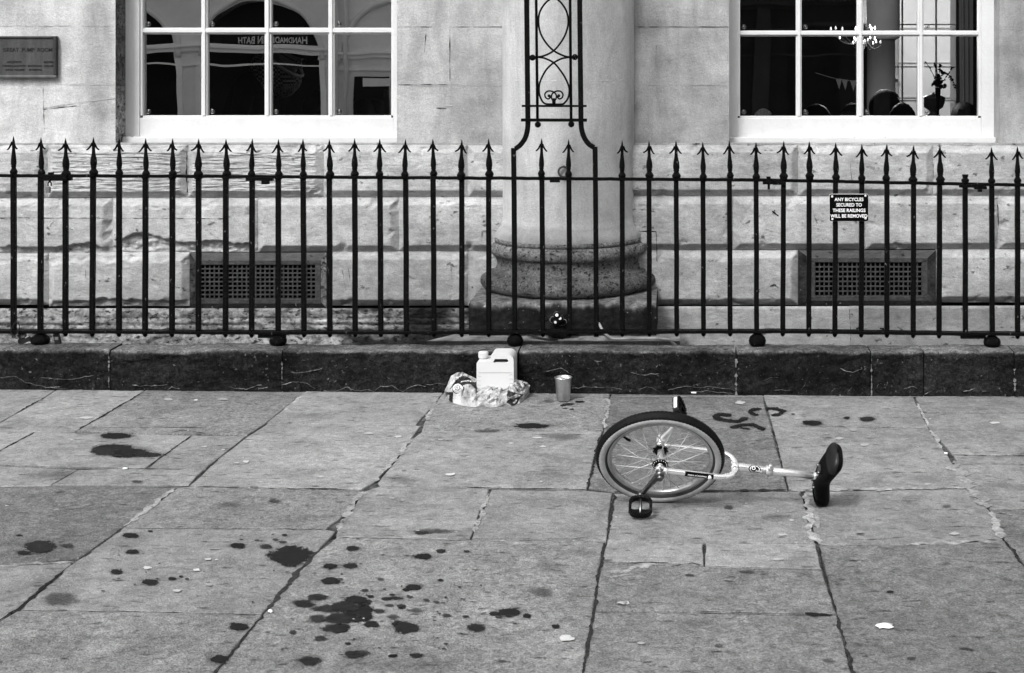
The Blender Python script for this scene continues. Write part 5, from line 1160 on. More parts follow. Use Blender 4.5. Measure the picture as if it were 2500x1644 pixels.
# cranks and pedals
ca = Vector((-.055, -.113)); cl_ = ca.length
def crank(s_):
    q = MB(); d = ca*s_; w = .080*s_; pts = []; sec = [(-.007, -.0065), (.007, -.0065), (.009, 0), (.007, .0065), (-.007, .0065), (-.009, 0)]
    path = [L(0, 0, w), L(d.x*.1, d.y*.1, w), L(d.x*.5, d.y*.5, w+.004*s_), L(d.x*.9, d.y*.9, w+.012*s_), L(d.x, d.y, w+.013*s_)]
    q.sweep(path, sec, 0, 1, rad=[1.7, 1.5, 1.05, .95, 1.2], up=n_ax, smooth=True)
    ln(q, [(0, 0, w-.014*s_), (0, 0, w+.013*s_)], .0165, 20, 0); ln(q, [(0, 0, w+.013*s_), (0, 0, w+.022*s_), (0, 0, w+.026*s_)], .0130, 18, 0, rad=[1, .98, .8]); ln(q, [(d.x, d.y, w+.002*s_), (d.x, d.y, w+.022*s_)], .0115, 14, 0)
    return q.build('crank', 'alloydark' if s_ > 0 else 'alloy', un)
crank(1); crank(-1)
def pedal(s_, rot):
    d = ca*s_; w0 = (.080+.022)*s_; base = L(d.x, d.y, w0); ax = n_ax*s_
    up_ = (eu*math.cos(rot)+ex*math.sin(rot)); sd = ax.cross(up_).normalized()
    def pd(a, b_, c): return base+ax*a+sd*b_+up_*c      # along axle, across, thickness
    q = MB()
    loop = []
    for i in range(48):
        t_ = 2*math.pi*i/48; cx_ = math.copysign(abs(math.cos(t_))**.55, math.cos(t_)); sx_ = math.copysign(abs(math.sin(t_))**.75, math.sin(t_)); loop.append(pd(.046+.044*cx_, .0425*sx_, 0))
    n_ = len(loop); vs = []
    for i, p in enumerate(loop):
        cc = pd(.046, 0, 0); o_ = (p-cc).normalized(); z_ = .0125+.002*(1 if i % 2 else -1)
        for (dx, dz) in ((0, -z_), (.002, -.009), (.002, .009), (0, z_), (-.009, .011), (-.009, -.011)): vs.append(p+o_*dx+up_*dz)
    fs = [(i*6+j, ((i+1) % n_)*6+j, ((i+1) % n_)*6+(j+1) % 6, i*6+(j+1) % 6) for i in range(n_) for j in range(6)]
    q.add(vs, fs, 0)
    pb_ = q.build('pedal', 'blackplastic', un)
    q = MB(); q.tube([pd(.0, 0, 0), pd(.03, 0, 0), pd(.088, 0, 0)], .0075, 12, rad=[1, .85, 1]); q.build('pedal_axle', 'alloydark' if s_ > 0 else 'blackplastic', pb_)
    q = MB()
    for b_ in (-.0165, .0165): q.sweep([pd(.070, b_*.2, .001), pd(.072, b_*1.9, .001)], [(-.006, -.007), (.006, -.007), (.006, .007), (-.006, .007)], 0, 1, up=up_, smooth=False)
    for i in range(14):
        t_ = 2*math.pi*i/14; q.tube([pd(.046+.041*math.cos(t_), .039*math.sin(t_), .011), pd(.046+.041*math.cos(t_), .039*math.sin(t_), .0165)], .0016, 5)
    q.build('pedal_pins', 'blackplastic', pb_)
    for sgn in (-1, 1):
        q = MB(); q.add([pd(.020, sgn*.0446, -.0068), pd(.072, sgn*.0446, -.0068), pd(.072, sgn*.0446, .0068), pd(.020, sgn*.0446, .0068)]+[pd(.020, sgn*.040, -.0068), pd(.072, sgn*.040, -.0068), pd(.072, sgn*.040, .0068), pd(.020, sgn*.040, .0068)],
            [(0, 1, 2, 3), (4, 7, 6, 5), (0, 4, 5, 1), (1, 5, 6, 2), (2, 6, 7, 3), (3, 7, 4, 0)], 0); q.build('reflector', 'reflector' if s_ < 0 else 'bumper', pb_)
pedal(1, R(-8)); pedal(-1, R(58))
# saddle
sd_ = MB(); SX = .630; NS = 44; NA = 28
def sprof(t_):
    """t 0 (low front end) .. 1 (high rear end): centre along post, along saddle, half width, thickness"""
    b_ = lerp(-.137, .152, t_); u = (t_-.48)/.52 if t_ > .48 else (.48-t_)/.48
    rise = .026*smooth(.5, 1.0, t_)**1.0+.024*smooth(.45, 0, t_)+.006*(t_-.5)
    hw = lerp(.056, .068, t_)*(1-.22*math.exp(-((t_-.46)/.16)**2)); th = .064*(1+.15*math.sin(t_*6))
    endk = min(1.0, math.sqrt(max(0, 1-max(0, (u-.70)/.30)**2)))
    return rise, b_, hw*max(.03, endk), th*max(.05, endk)
def saddle(u, v):
    rise, b_, hw, th = sprof(v); a = 2*math.pi*u; c_, s_ = math.cos(a), math.sin(a)
    cx_ = math.copysign(abs(c_)**.7, c_); sx_ = math.copysign(abs(s_)**.7, s_)
    x = th*.5*sx_; x = x if sx_ > 0 else x*.75
    return L(SX+rise+x+.004, b_, hw*cx_)
sd_.grid(saddle, NA, NS, 0)
saddle_o = sd_.build('saddle', 'vinyl', un)
for t0, t1 in ((.80, .998), (.002, .17)):
    bu = MB()
    def bump_(u, v, t0=t0, t1=t1):
        rise, b_, hw, th = sprof(lerp(t0, t1, v)); a = 2*math.pi*u; c_, s_ = math.cos(a), math.sin(a); cx_ = math.copysign(abs(c_)**.7, c_); sx_ = math.copysign(abs(s_)**.7, s_)
        x = (th*.5+.002)*sx_; x = min(x, -.001) if sx_ > 0 else x*.80-.001
        return L(SX+rise+x+.004, b_+(.0025 if t0 > .5 else -.0025)*v, (hw+.0028)*cx_)
    bu.grid(bump_, NA, 12, 0); bu.build('bumper', 'bumper', saddle_o)
ub = MB()
ln(ub, [(SX-.022, -.05, 0), (SX-.008, -.052, 0)], .006, 8); ub.sweep([L(SX-.016, -.058, 0), L(SX-.016, .05, 0)], [(-.016, -.003), (.016, -.003), (.016, .003), (-.016, .003)], 0, 1, up=ex, smooth=False)
for b_, c in ((-.045, .018), (-.045, -.018), (.042, .018), (.042, -.018)): ln(ub, [(SX-.026, b_, c), (SX-.012, b_, c)], .0055, 8, 0)
ub.build('mounting_plate', 'alloydark', saddle_o)

# ================================================================== JERRYCAN, BAG, CUP, LITTER
jc = thing('jerrycan', (PX(1208, 7.40), 7.40, gz(-.9)), 'white plastic jerrycan with a screw cap standing in the crumpled bag', 'jerrycan')
XA, XBk = PX(1164, 7.33), PX(1254.5, 7.33); ZJ0 = gz(-.9)+.002; W_ = XBk-XA
zt = PZ(864.5, 7.33); zsh = PZ(882, 7.33); H_ = zt-ZJ0
def outl():
    pts = []
    def arc(cx, cz_, r_, a0, a1, k=8):
        for i in range(k+1): a = R(lerp(a0, a1, i/k)); pts.append((cx+r_*math.cos(a), cz_+r_*math.sin(a)))
    arc(XA+.012, ZJ0+.012, .012, 270, 180, 5); arc(XA+.012, zsh-.014, .0125, 180, 90, 6)
    pts.append((XA+W_*.30, zsh-.001)); arc(XA+W_*.33, zsh+.012, .013, 270, 320, 4); arc(XA+W_*.47, zt-.020, .020, 150, 95, 6)
    arc(XBk-.036, zt-.036, .036, 88, 8, 9); pts.append((XBk, zt-.09)); arc(XBk-.012, ZJ0+.012, .012, 0, -90, 5)
    return pts
op = outl(); yf, yb2 = 7.325, 7.47
bm = bmesh.new(); vf = [bm.verts.new((x, yf, z)) for x, z in op]; hx0, hx1, hz0, hz1 = XA+W_*.44, XA+W_*.835, PZ(885.8, 7.33), PZ(876.6, 7.33)
hole = []
for cx, cz_, s0 in ((hx1-.0065, (hz0+hz1)/2, -90), (hx0+.014, hz1-.0085, 90), (hx0+.0075, hz0+.006, 180)):
    for i in range(7): a = R(s0+(180 if s0 == -90 else 90)*i/6); r_ = (hz1-hz0)/2 if s0 == -90 else .0085 if s0 == 90 else .006; hole.append((cx+r_*math.cos(a), cz_+r_*math.sin(a)))
hv = [bm.verts.new((x, yf, z)) for x, z in hole]
eo = [bm.edges.new((vf[i], vf[(i+1) % len(vf)])) for i in range(len(vf))]; eh = [bm.edges.new((hv[i], hv[(i+1) % len(hv)])) for i in range(len(hv))]
bmesh.ops.triangle_fill(bm, edges=eo+eh, use_beauty=True, use_dissolve=False)
ff = bm.faces[:]; ret = bmesh.ops.extrude_face_region(bm, geom=ff); ev = [g_ for g_ in ret['geom'] if isinstance(g_, bmesh.types.BMVert)]
for v in ev: v.co.y = yb2
bmesh.ops.recalc_face_normals(bm, faces=bm.faces[:])
sharp = [e for e in bm.edges if len(e.link_faces) == 2 and e.calc_face_angle(0) > 1.2]
bmesh.ops.bevel(bm, geom=sharp, offset=.007, segments=3, affect='EDGES', profile=.6, clamp_overlap=True)
q = MB(); q.bm(bm, 0, 1, None, False); jb = q.build('body', 'can', jc)
q = MB(); zl = PZ(909.8, 7.33); q.box(XA+.010, XBk-.010, yf-.0012, yf+.001, zl-.0007, zl+.0007, 0)
for k in range(4):
    for sx in (0, 1):
        zz_ = PZ(917+k*10.5, 7.33); x0 = XA+.005 if sx == 0 else XBk-.022
        q.tube(bez([Vector((x0+.017*t_, yf-.0004, zz_+.004*math.sin(t_*math.pi)*(1 if sx else -1)-(.003*t_ if sx == 0 else -.003*t_))) for t_ in (0, .33, .66, 1)], 3), .0007, 5)
q.build('moulded_ribs', 'canline', jb)
q = MB(); cx = PX(1180, 7.40); zc = zsh-.002
q.lathe([(.0205, zc-.004), (.0205, zc+.004), (.0245, zc+.005), (.0245, zc+.008)]+[(.0243, zc+.009), (.0238, zc+.032), (.0215, zc+.036), (.0001, zc+.0365)], (cx, 7.40, 0), 48, 0, cap=False)
for k in range(40): a = 2*math.pi*k/40; q.box(cx+.0243*math.cos(a)-.0008, cx+.0243*math.cos(a)+.0008, 7.40+.0243*math.sin(a)-.0008, 7.40+.0243*math.sin(a)+.0008, zc+.011, zc+.031, 0)
q.build('cap', 'can', jc)
# crumpled carrier bag round its foot: front skin from the ground up to its upper edge, then folding back down behind
def ipl(tab, t_):
    t_ *= (len(tab)-1); i = min(int(t_), len(tab)-2); k = t_-i; return [lerp(tab[i][j], tab[i+1][j], k) for j in range(len(tab[0]))]
BT = [(1086,957),(1091,968),(1097,979),(1107,985),(1119,989),(1133,992),(1147,994),(1158,995),(1168,993),(1177,991),(1186,994),(1199,996),(1212,995),(1222,991),(1232,988),(1246,991),(1258,990),(1268,986),(1277,979),(1286,970),(1293,960)]
TP = [(1087,953,7.42),(1095,932,7.42),(1101,917,7.42),(1114,911,7.41),(1130,908,7.41),(1142,914,7.41),(1153,919,7.40),(1164,924,7.40),(1164,955,7.29),(1170,952,7.29),(1181,947,7.29),(1194,945,7.29),(1206,945,7.29),(1218,946,7.29),(1230,951,7.29),(1240,948,7.30),(1250,926,7.37),(1262,927,7.38),(1275,930,7.39),(1287,935,7.40),(1294,941,7.40)]
def bagS(u, v, off=0.0):
    bx, by = ipl(BT, u); tx, ty, tY = ipl(TP, u); b_ = G(bx, by, .003); t3 = P(tx, ty, tY)
    if v <= .72:
        k = v/.72; p = b_.lerp(t3, k); bul = math.sin(math.pi*min(1, k*1.02))*.030*(1+.6*fb(u*9, 3.3)); p = p+Vector((0, -bul*.8, bul*.25))
        if k > .85: p.z -= .004*(k-.85)/.15
    else:
        k = (v-.72)/.28; e = Vector((lerp(t3.x, PX(1197, 7.45), .25), 7.465, gz(t3.x)+.006)); p = t3.lerp(e, k); p.z += .02*math.sin(math.pi*k)
    am = (.016*min(1, v*5)*(1 if v < .72 else .6)+.002)*smooth(0, .06, u)*smooth(1, .94, u)
    q0 = Vector((p.x*15, p.y*9, p.z*17)); s1 = abs(mnoise.noise(q0+Vector((3, 1, 2)))); s2 = abs(mnoise.noise(q0*2.3+Vector((9, 4, 1)))); s3 = mnoise.noise(q0*4.6)
    cell = mnoise.cell(q0*1.6)
    d = (s1*2.4-.6)*am+(s2*2.0-.5)*am*.7+s3*am*.25+(cell-.5)*am*.25
    p = p+Vector((.25*d, -d, .45*d))
    p.z = max(p.z, gz(p.x)+.0035+.004*s2*min(1, v*4)); p.y = min(p.y, 7.468)
    return p
BLK = [[(1086,958),(1107,957),(1106,968),(1105,985),(1095,979),(1087,965)], [(1097,951),(1104,941),(1113,929),(1122,921),(1130,918),(1141,920),(1148,924),(1154,933),(1164,934),(1164,953),(1155,944),(1147,938),(1138,939),(1127,942),(1119,936),(1114,938),(1106,944),(1099,951)],
       [(1240,952),(1250,957),(1264,961),(1279,964),(1270,972),(1262,988),(1250,991),(1236,983),(1241,975),(1237,966)]]
WHT = [[(1245,970),(1262,962),(1272,966),(1258,972),(1248,975)], [(1092,964),(1097,965),(1096,974),(1093,976)], [(1252,984),(1260,975),(1263,977),(1256,986)], [(1241,968),(1247,972),(1241,978)]]
def inside(p, x, y_):
    c_ = False
    for i in range(len(p)):
        (xa, ya), (xb, yb_) = p[i-1], p[i]
        if (ya > y_) != (yb_ > y_) and x < (xb-xa)*(y_-ya)/(yb_-ya)+xa: c_ = not c_
    return c_
def topx(p): return CX+p.x*F/p.y, CY+(HC-p.z)*F/p.y
def bagmat(u, v):
    if v > .74: return 0
    x, y_ = topx(bagS(u, v))
    if any(inside(w_, x, y_) for w_ in WHT): return 0
    return 1 if any(inside(b_, x, y_) for b_ in BLK) else 0
q = MB(); q.grid(bagS, 210, 90, 0, lambda u, v: 1.0+.25*fb(u*14, v*6, 2.2)-(.22 if fb(u*9, v*7, 5.5) > .22 else 0), False, bagmat)
bag = tag(q.build('plastic_bag', ['bag', 'bagblack']), 'crumpled white and black printed plastic bag under the white jerrycan', 'bag')
bpt = []
for i in range(211):
    for j in range(0, 66):
        p_ = bagS(i/210, j/90); bpt.append((*topx(p_), p_))
def onbag(x, y_, off=.006):
    best = sorted(((a-x)**2+(b_-y_)**2, p_.y) for a, b_, p_ in bpt)[:3]; return P(x, y_, min(q_[1] for q_ in best)-off)
def bagtext(txt, x, y_, w, h, ang, mat, sk=0.0):
    me = textmesh(txt, .03, 0, bold=.0008); a0, a1 = min(v.co.x for v in me.vertices), max(v.co.x for v in me.vertices); b0, b1 = min(v.co.y for v in me.vertices), max(v.co.y for v in me.vertices)
    c_, s_ = math.cos(R(ang)), math.sin(R(ang)); t_ = MB(); vs = []
    for v in me.vertices:
        fx = ((v.co.x-a0)/(a1-a0)-.5)*w; fy = (.5-(v.co.y-b0)/(b1-b0))*h+sk*fx*fx/w; vs.append((x+fx*c_-fy*s_, y_+fx*s_+fy*c_))
    yy = min(onbag(a, b_, .003).y for a, b_ in vs[::7]); vs = [P(a, b_, yy) for a, b_ in vs]
    t_.add(vs, [list(p.vertices) for p in me.polygons], 0); t_.build('printed_lettering', mat, bag)
bagtext('Let', 1281, 937, 15, 6.5, 52, 'signblack'); bagtext('utter', 1269, 941, 20, 6.5, 55, 'signblack'); bagtext('Enjoy', 1260, 948, 20, 6, 58, 'signblack')
bagtext('Rosy', 1209, 950, 17, 6, -22, 'signblack'); bagtext('amazing', 1138, 930.5, 26, 4.2, -4, 'signwhite', .25)
em = MB(); N = 36
YEM = min(onbag(1118+10*math.cos(a_), 949+9*math.sin(a_), 0).y for a_ in [i*.5 for i in range(13)])
def disc(cx, cy, r0, r1, mat, off, wav=0):
    vs = []
    for i in range(N):
        a = 2*math.pi*i/N; w = 1+wav*math.sin(a*6)
        for r_ in (r0, r1): vs.append(P(cx+r_*w*math.cos(a), cy+.92*r_*w*math.sin(a), YEM-off+.004+.00035*r_*r_*.2))
    em.add(vs, [(2*i, 2*i+1, 2*((i+1) % N)+1, 2*((i+1) % N)) for i in range(N)], mat)
disc(1118, 949, .2, 12.6, 0, .007); disc(1118.6, 949.6, 12.2, 14.0, 1, .0075); disc(1116.5, 947, 5.6, 7.0, 1, .0085, .12); disc(1116, 946.5, 1.2, 2.2, 1, .0085, .3)
for k in range(8):
    a = R(10+k*20); em.add([P(1118+r_*math.cos(a+d), 949+.92*r_*math.sin(a+d), YEM-.0045+.00007*r_*r_) for r_, d in ((9, -.06), (11, -.06), (11, .06), (9, .06))], [(0, 1, 2, 3)], 1)
em.build('emblem', ['signwhite', 'signblack'], bag)
# steel cup
cx, cy = G(1374, 983).x, G(1374, 983).y+.03; z0 = gz(cx)+.004
cp = thing('metal_cup', (cx, cy, z0), 'dented steel beaker with a rolled rim standing on the paving by the kerb', 'cup')
hh = .117; pr = [(.0001, .0), (.030, .0), (.0325, .003), (.0335, .006)]+[(lerp(.0335, .0415, k/8), lerp(.006, hh-.008, k/8)) for k in range(1, 9)]+[(.0415, hh-.003), (.0435, hh-.002)]
q = MB(); q.lathe(pr, (cx, cy, z0), 48, 0, cap=False); q.lathe([(.0425, hh-.001), (.0395, hh-.004), (.0380, hh-.02), (.0315, .008), (.0001, .006)], (cx, cy, z0), 48, 0, cap=False); q.build('body', 'cup', cp)
q = MB(); q.tube([Vector((cx+.0437*math.cos(2*math.pi*k/48), cy+.0437*math.sin(2*math.pi*k/48), z0+hh-.002)) for k in range(48)], .0027, 8, closed=True); q.build('rim', 'cup', cp)
# litter
def butt(x, y_, L_, r_, ang, lab, name='cigarette_butt', cat='litter'):
    p = G(x, y_, r_+.004); d = Vector((math.cos(ang), math.sin(ang), 0)); q = MB(); q.tube([p-d*L_/2, p-d*L_*.1, p+d*L_/2], r_, 8, 0, rad=[1, 1.0, .95]); q.tube([p+d*L_*.5, p+d*L_*.62], r_*.8, 7, 1)
    tag(q.build(name, ['paper', 'coat']), lab, cat, 'scraps of litter on the paving')
butt(306, 1144, .020, .0038, .1, 'white cigarette end in the joint left of the teardrop-shaped wet patch'); butt(1694, 959, .026, .0055, -.12, 'rolled paper end lying against the kerb above the unicycle wheel'); butt(2310, 1107, .016, .0042, -.7, 'white stub in the light mortar joint right of the saddle')
def scrap(x, y_, rx, ry, seed, lab, name='paper_scrap', cat='litter', mat='paper'):
    q = MB(); N = 14; vs = []
    for i in range(N):
        a = 2*math.pi*i/N; w = 1+.55*fb(math.cos(a)*1.4+seed, math.sin(a)*1.4, 2.2); p = G(x+rx*w*math.cos(a), y_+ry*w*math.sin(a), .006); vs.append(Vector((p.x, p.y, gz(p.x)+.0055+.004*abs(fb(a*2, seed)))))
    c = G(x, y_, .006); vs.append(Vector((c.x, c.y, gz(c.x)+.012))); vs += [v-Vector((0, 0, .0022)) for v in vs]
    m_ = N+1
    q.add(vs, [(i, (i+1) % N, N) for i in range(N)]+[(m_+(i+1) % N, m_+i, m_+N) for i in range(N)]+[(i, m_+i, m_+(i+1) % N, (i+1) % N) for i in range(N)], 0, 1, True)
    tag(q.build(name, mat), lab, cat, 'scraps of litter on the paving')
scrap(2160, 1527, 18, 7.5, 1.0, 'flat bright white scrap on the large slab at lower right'); scrap(660, 1492, 5, 3.5, 4.0, 'small white scrap stuck in the dark joint at lower left'); scrap(2185, 961, 17, 3.2, 9.0, 'dry grey leaf litter against the kerb right of the saddle', 'leaf_litter', 'litter', 'hose')
scrap(1520, 1472, 13, 3.5, 6.0, 'thin pale torn scrap on the slab below the mortar patch', mat='hose')
# ================================================================== BEHIND THE WINDOWS
def persons_mesh(parts, voxel=.012, sm=4):
    """parts: ('c', p0, p1, r0, r1) tapered limbs and ('e', centre, radii, rotation) masses, fused into one continuous skin"""
    q = MB()
    for t_ in parts:
        if t_[0] == 'c':
            p0, p1 = Vector(t_[1]), Vector(t_[2]); k = 5; path = [p0.lerp(p1, i/k) for i in range(k+1)]
            q.tube(path, 1.0, 12, rad=[lerp(t_[3], t_[4], i/k) for i in range(k+1)]); q.ball(p0, t_[3], seg=12); q.ball(p1, t_[4], seg=12)
        else:
            bm = bmesh.new(); bmesh.ops.create_uvsphere(bm, u_segments=20, v_segments=14, radius=1.0)
            T_ = Matrix.Translation(Vector(t_[1])) @ (t_[3].to_4x4() if len(t_) > 3 else Matrix.Identity(4)) @ Matrix.Diagonal(Vector((*t_[2], 1))); q.bm(bm, 0, 1, T_)
    me = bpy.data.meshes.new('p'); me.from_pydata(q.v, [], q.f); ob = bpy.data.objects.new('p', me); COL.objects.link(ob)
    md = ob.modifiers.new('r', 'REMESH'); md.mode = 'VOXEL'; md.voxel_size = voxel
    m2 = ob.modifiers.new('s', 'SMOOTH'); m2.iterations = sm; m2.factor = .5
    bpy.context.view_layer.update(); out = bpy.data.meshes.new_from_object(ob.evaluated_get(bpy.context.evaluated_depsgraph_get()))
    bpy.data.objects.remove(ob); return out
def hand(parts, w, d, n_, s_=1):
    """palm and five curled fingers from wrist w along d"""
    d = d.normalized(); n_ = n_.normalized(); sd = d.cross(n_); parts.append(('e', w+d*.05, (.042, .042, .020)))
    for i, L_ in enumerate((.068, .078, .073, .058)):
        b_ = w+d*.085+sd*(.030-.020*i); k = b_+d*L_*.5-n_*.010; parts.append(('c', b_, k, .0095, .009)); parts.append(('c', k, k+d*L_*.35-n_*.035, .009, .0075))
    t0 = w+d*.03+sd*.036; parts.append(('c', t0, t0+d*.035+sd*.022, .012, .010)); parts.append(('c', t0+d*.035+sd*.022, t0+d*.065+sd*.018-n_*.012, .010, .008))
def diner(x, ytop, Y, face, label, lean=0.0, mats=('coat', 'skin', 'hair'), hs=1.0, floor=.15, hairm='hair', big=0.0):
    """person seated indoors, head top at photo row ytop; face: heading in degrees (0 = to the right)"""
    zt = PZ(ytop, Y); X = PX(x, Y); f = Vector((math.cos(R(face)), math.sin(R(face)), 0)); s_ = Vector((-f.y, f.x, 0)); U = Vector((0, 0, 1))
    hd = Vector((X, Y, zt-.115*hs)); nk = hd-U*.135*hs-f*.025; sh = nk-U*.09-f*(.02+lean*.1); hip = Vector((sh.x-f.x*(.05+lean*.35), sh.y-f.y*(.05+lean*.35), floor+.52))
    rot = Matrix((f, s_, U)).transposed()
    P_ = [('e', hd, (.098*hs, .077*hs, .118*hs), rot), ('e', hd+f*.030-U*.055*hs, (.062*hs, .058*hs, .062*hs), rot), ('c', hd+f*.094*hs+U*.005, hd+f*.112*hs-U*.022, .011, .014), ('e', hd+f*.075*hs-U*.098*hs, (.026, .03, .02), rot),
          ('e', hd+s_*.078*hs-U*.01, (.02, .010, .032), rot), ('e', hd-s_*.078*hs-U*.01, (.02, .010, .032), rot), ('e', hd+f*.082*hs+U*.022, (.016, .055, .012), rot), ('e', hd+f*.088*hs-U*.062, (.014, .026, .010), rot),
          ('c', nk+U*.05, sh+U*.06, .058, .066), ('e', sh-U*.02, (.11, .19+big, .09), rot), ('e', (sh+hip)/2+f*.02, (.13+big*.5, .175+big, .26), rot), ('e', hip, (.15, .185+big, .13), rot)]
    for k in (-1, 1):
        a = sh+s_*k*.175; e_ = a-U*.26+f*.07+s_*k*.04; w = e_+f*.22-U*.02-s_*k*.07
        P_ += [('c', a, e_, .055, .043), ('c', e_, w, .041, .029)]; hand(P_, w, f-s_*k*.2, U)
        kn = hip+f*.44+s_*k*.11; an = kn-U*(.52-.06)-f*.02; P_ += [('c', hip+s_*k*.09, kn, .085, .062), ('c', kn, an, .058, .040), ('e', an+f*.07-U*.02, (.125, .045, .04), rot)]
    me = persons_mesh(P_, .011)
    t_ = thing('person', (hip.x, hip.y, floor), label, 'person', 'people seated inside the windows')
    q = MB(); q.mesh(me)
    q.m = [1 if ((sum((q.v[i] for i in f_), Vector())/len(f_))-hd).length < .175*hs and (sum((q.v[i].z for i in f_))/len(f_)) > nk.z+.02 else 0 for f_ in q.f]; q.sm = [True]*len(q.f)
    q.build('body', [mats[0], mats[1]], t_)
    hr = MB(); bm = bmesh.new(); bmesh.ops.create_uvsphere(bm, u_segments=28, v_segments=20, radius=1.0)
    dl = [v for v in bm.verts if (v.co.x > .30 and v.co.z < .52) or v.co.z < -.62]; bmesh.ops.delete(bm, geom=dl, context='VERTS')
    for v in bm.verts: v.co *= 1+.05*fb(v.co.x*6, v.co.y*6, v.co.z*6+x)
    hr.bm(bm, 0, 1, Matrix.Translation(hd-f*.008+U*.012) @ rot.to_4x4() @ Matrix.Diagonal(Vector((.110*hs, .090*hs, .124*hs, 1))), True); hr.build('hair', hairm, t_)
    for k in (-1, 1):
        e = MB(); e.ball(hd+f*.086*hs+s_*k*.032*hs+U*.002, .011, 0, 1, (1, 1, 1), 10); e.build('eye', 'greyhair', t_)
    return t_, hd, nk, sh, f, s_
diner(783, 226, 9.55, 40, 'dark-haired diner at the left window beside the centre right glazing bar', 0, hs=1.06)
diner(884, 246, 10.1, 100, 'short dark-haired diner low in the rightmost pane of the left window')
diner(917, 248, 10.6, 70, 'diner whose head overlaps another in the rightmost pane of the left window', mats=('grey_cloth', 'skin'))
diner(1990, 262, 9.5, 150, 'dark head just above the sill in the second pane of the right window', hairm='hair')
diner(2082, 260, 9.4, 200, 'dark head beside the middle glazing bar of the right window', hairm='hair', mats=('coat', 'greyhair'))  # dark faces from here on imitate backlit heads through their colour
diner(2165, 226, 10.2, -8, 'tall dark silhouetted man in profile against the bright rear window', .25, mats=('coat', 'coat'), hs=1.08, big=.03)
diner(2203, 259, 9.6, -100, 'small dark head in front of the silhouetted man at the right window', mats=('coat', 'hair'))
diner(2356, 256, 10.4, -60, 'dark head at the bottom of the rightmost pane of the right window', mats=('coat', 'hair'))
# the standing man with cap, glasses and checked scarf, looking down
Y = 8.98; hd = P(702, 134, Y); f = Vector((.86, -.22, -.46)).normalized(); s_ = Vector((0, 0, 1)).cross(f).normalized(); U = f.cross(s_).normalized(); rot = Matrix((f, s_, U)).transposed(); Z = Vector((0, 0, 1)); hs = 1.04
fh = Vector((.97, -.25, 0)).normalized(); sh = P(640, 196, Y+.03); hip = Vector((sh.x-.14, Y+.06, 1.02)); nk = P(668, 165, Y)
P_ = [('e', hd, (.098*hs, .077*hs, .118*hs), rot), ('e', hd+f*.03-U*.055, (.062, .058, .066), rot), ('c', hd+f*.094+U*.004, hd+f*.118-U*.026, .011, .015), ('e', hd+f*.076-U*.104, (.026, .03, .022), rot), ('e', hd+s_*.078-U*.01, (.02, .010, .034), rot), ('e', hd-s_*.078-U*.01, (.02, .010, .034), rot),
      ('e', hd+f*.084+U*.024, (.016, .055, .012), rot), ('e', hd+f*.09-U*.064, (.014, .026, .010), rot), ('c', hd-U*.08-f*.03, nk-Z*.03, .06, .07), ('e', sh-Z*.03, (.13, .21, .11), Matrix((fh, Z.cross(fh), Z)).transposed()), ('e', (sh+hip)/2, (.165, .22, .34), Matrix((fh, Z.cross(fh), Z)).transposed()), ('e', hip, (.16, .19, .16))]
sv = Z.cross(fh)
for k in (-1, 1):
    a = sh+sv*k*.19-Z*.02; e_ = a-Z*.29-fh*.03+sv*k*.05; w = e_+fh*.23+Z*.02-sv*k*.06; P_ += [('c', a, e_, .066, .052), ('c', e_, w, .050, .036)]; hand(P_, w, fh-sv*k*.2, Z)
    kn = Vector((hip.x, hip.y, .60))+sv*k*.10+fh*.02; an = Vector((kn.x, kn.y, .22))-fh*.02; P_ += [('c', hip+sv*k*.09, kn, .095, .066), ('c', kn, an, .062, .045), ('e', an+fh*.07-Z*.03, (.13, .048, .045), Matrix((fh, sv, Z)).transposed())]
me = persons_mesh(P_, .011); man = thing('person', (hip.x, hip.y, .15), 'man in a dark coat, cap, glasses and checked scarf looking down inside the left window', 'person')
q = MB(); q.mesh(me); q.m = [1 if (sum((q.v[i] for i in f_), Vector())/len(f_)-hd).length < .165 else 0 for f_ in q.f]; q.sm = [True]*len(q.f); q.build('body', ['coat', 'skin'], man)
q = MB(); bm = bmesh.new(); bmesh.ops.create_uvsphere(bm, u_segments=28, v_segments=18, radius=1.0); bmesh.ops.delete(bm, geom=[v for v in bm.verts if v.co.z < .12], context='VERTS')
q.bm(bm, 0, 1, Matrix.Translation(hd+U*.012) @ rot.to_4x4() @ Matrix.Diagonal(Vector((.118, .098, .125, 1))), True); q.ball(hd+f*.10+U*.050, .05, 0, 1, (1.2, 1.3, .25)); q.build('cap', 'coat', man)
q = MB()
for k in (-1, 1):
    c0 = hd+f*.104+s_*k*.034+U*.004; q.tube([c0+s_*.026*math.cos(a)+U*.019*math.sin(a) for a in [2*math.pi*i/20 for i in range(20)]], .0028, 6, closed=True); q.tube([c0+s_*k*.026, hd+s_*k*.086+U*.006], .0026, 6)
q.tube([hd+f*.106+s_*.01+U*.006, hd+f*.106-s_*.01+U*.006], .0025, 6); q.build('glasses', 'cable', man)
def scarf(u, v):
    a = u*2*math.pi; c0 = nk.lerp(P(690, 196, Y-.03), .35); r_ = .135+.03*math.sin(v*math.pi)+.012*fb(math.cos(a)*3, math.sin(a)*3, v*3)
    dr = Vector((.30, -.1, -.62)); ax = Vector((.62, -.12, .78)).normalized(); e1 = ax.cross(Vector((0, 1, 0))).normalized(); e2 = ax.cross(e1)
    return c0+ax*lerp(-.10, .075, v)+e1*r_*math.cos(a)*1.0+e2*r_*math.sin(a)*.95
q = MB(); q.grid(scarf, 48, 14, 0); q.build('scarf', 'scarf', man)
q = MB(); q.tube([scarf(i/40, 1.0)+Vector((0, 0, .002)) for i in range(40)], .010, 7, closed=True); q.build('scarf_edge', 'paper', man)

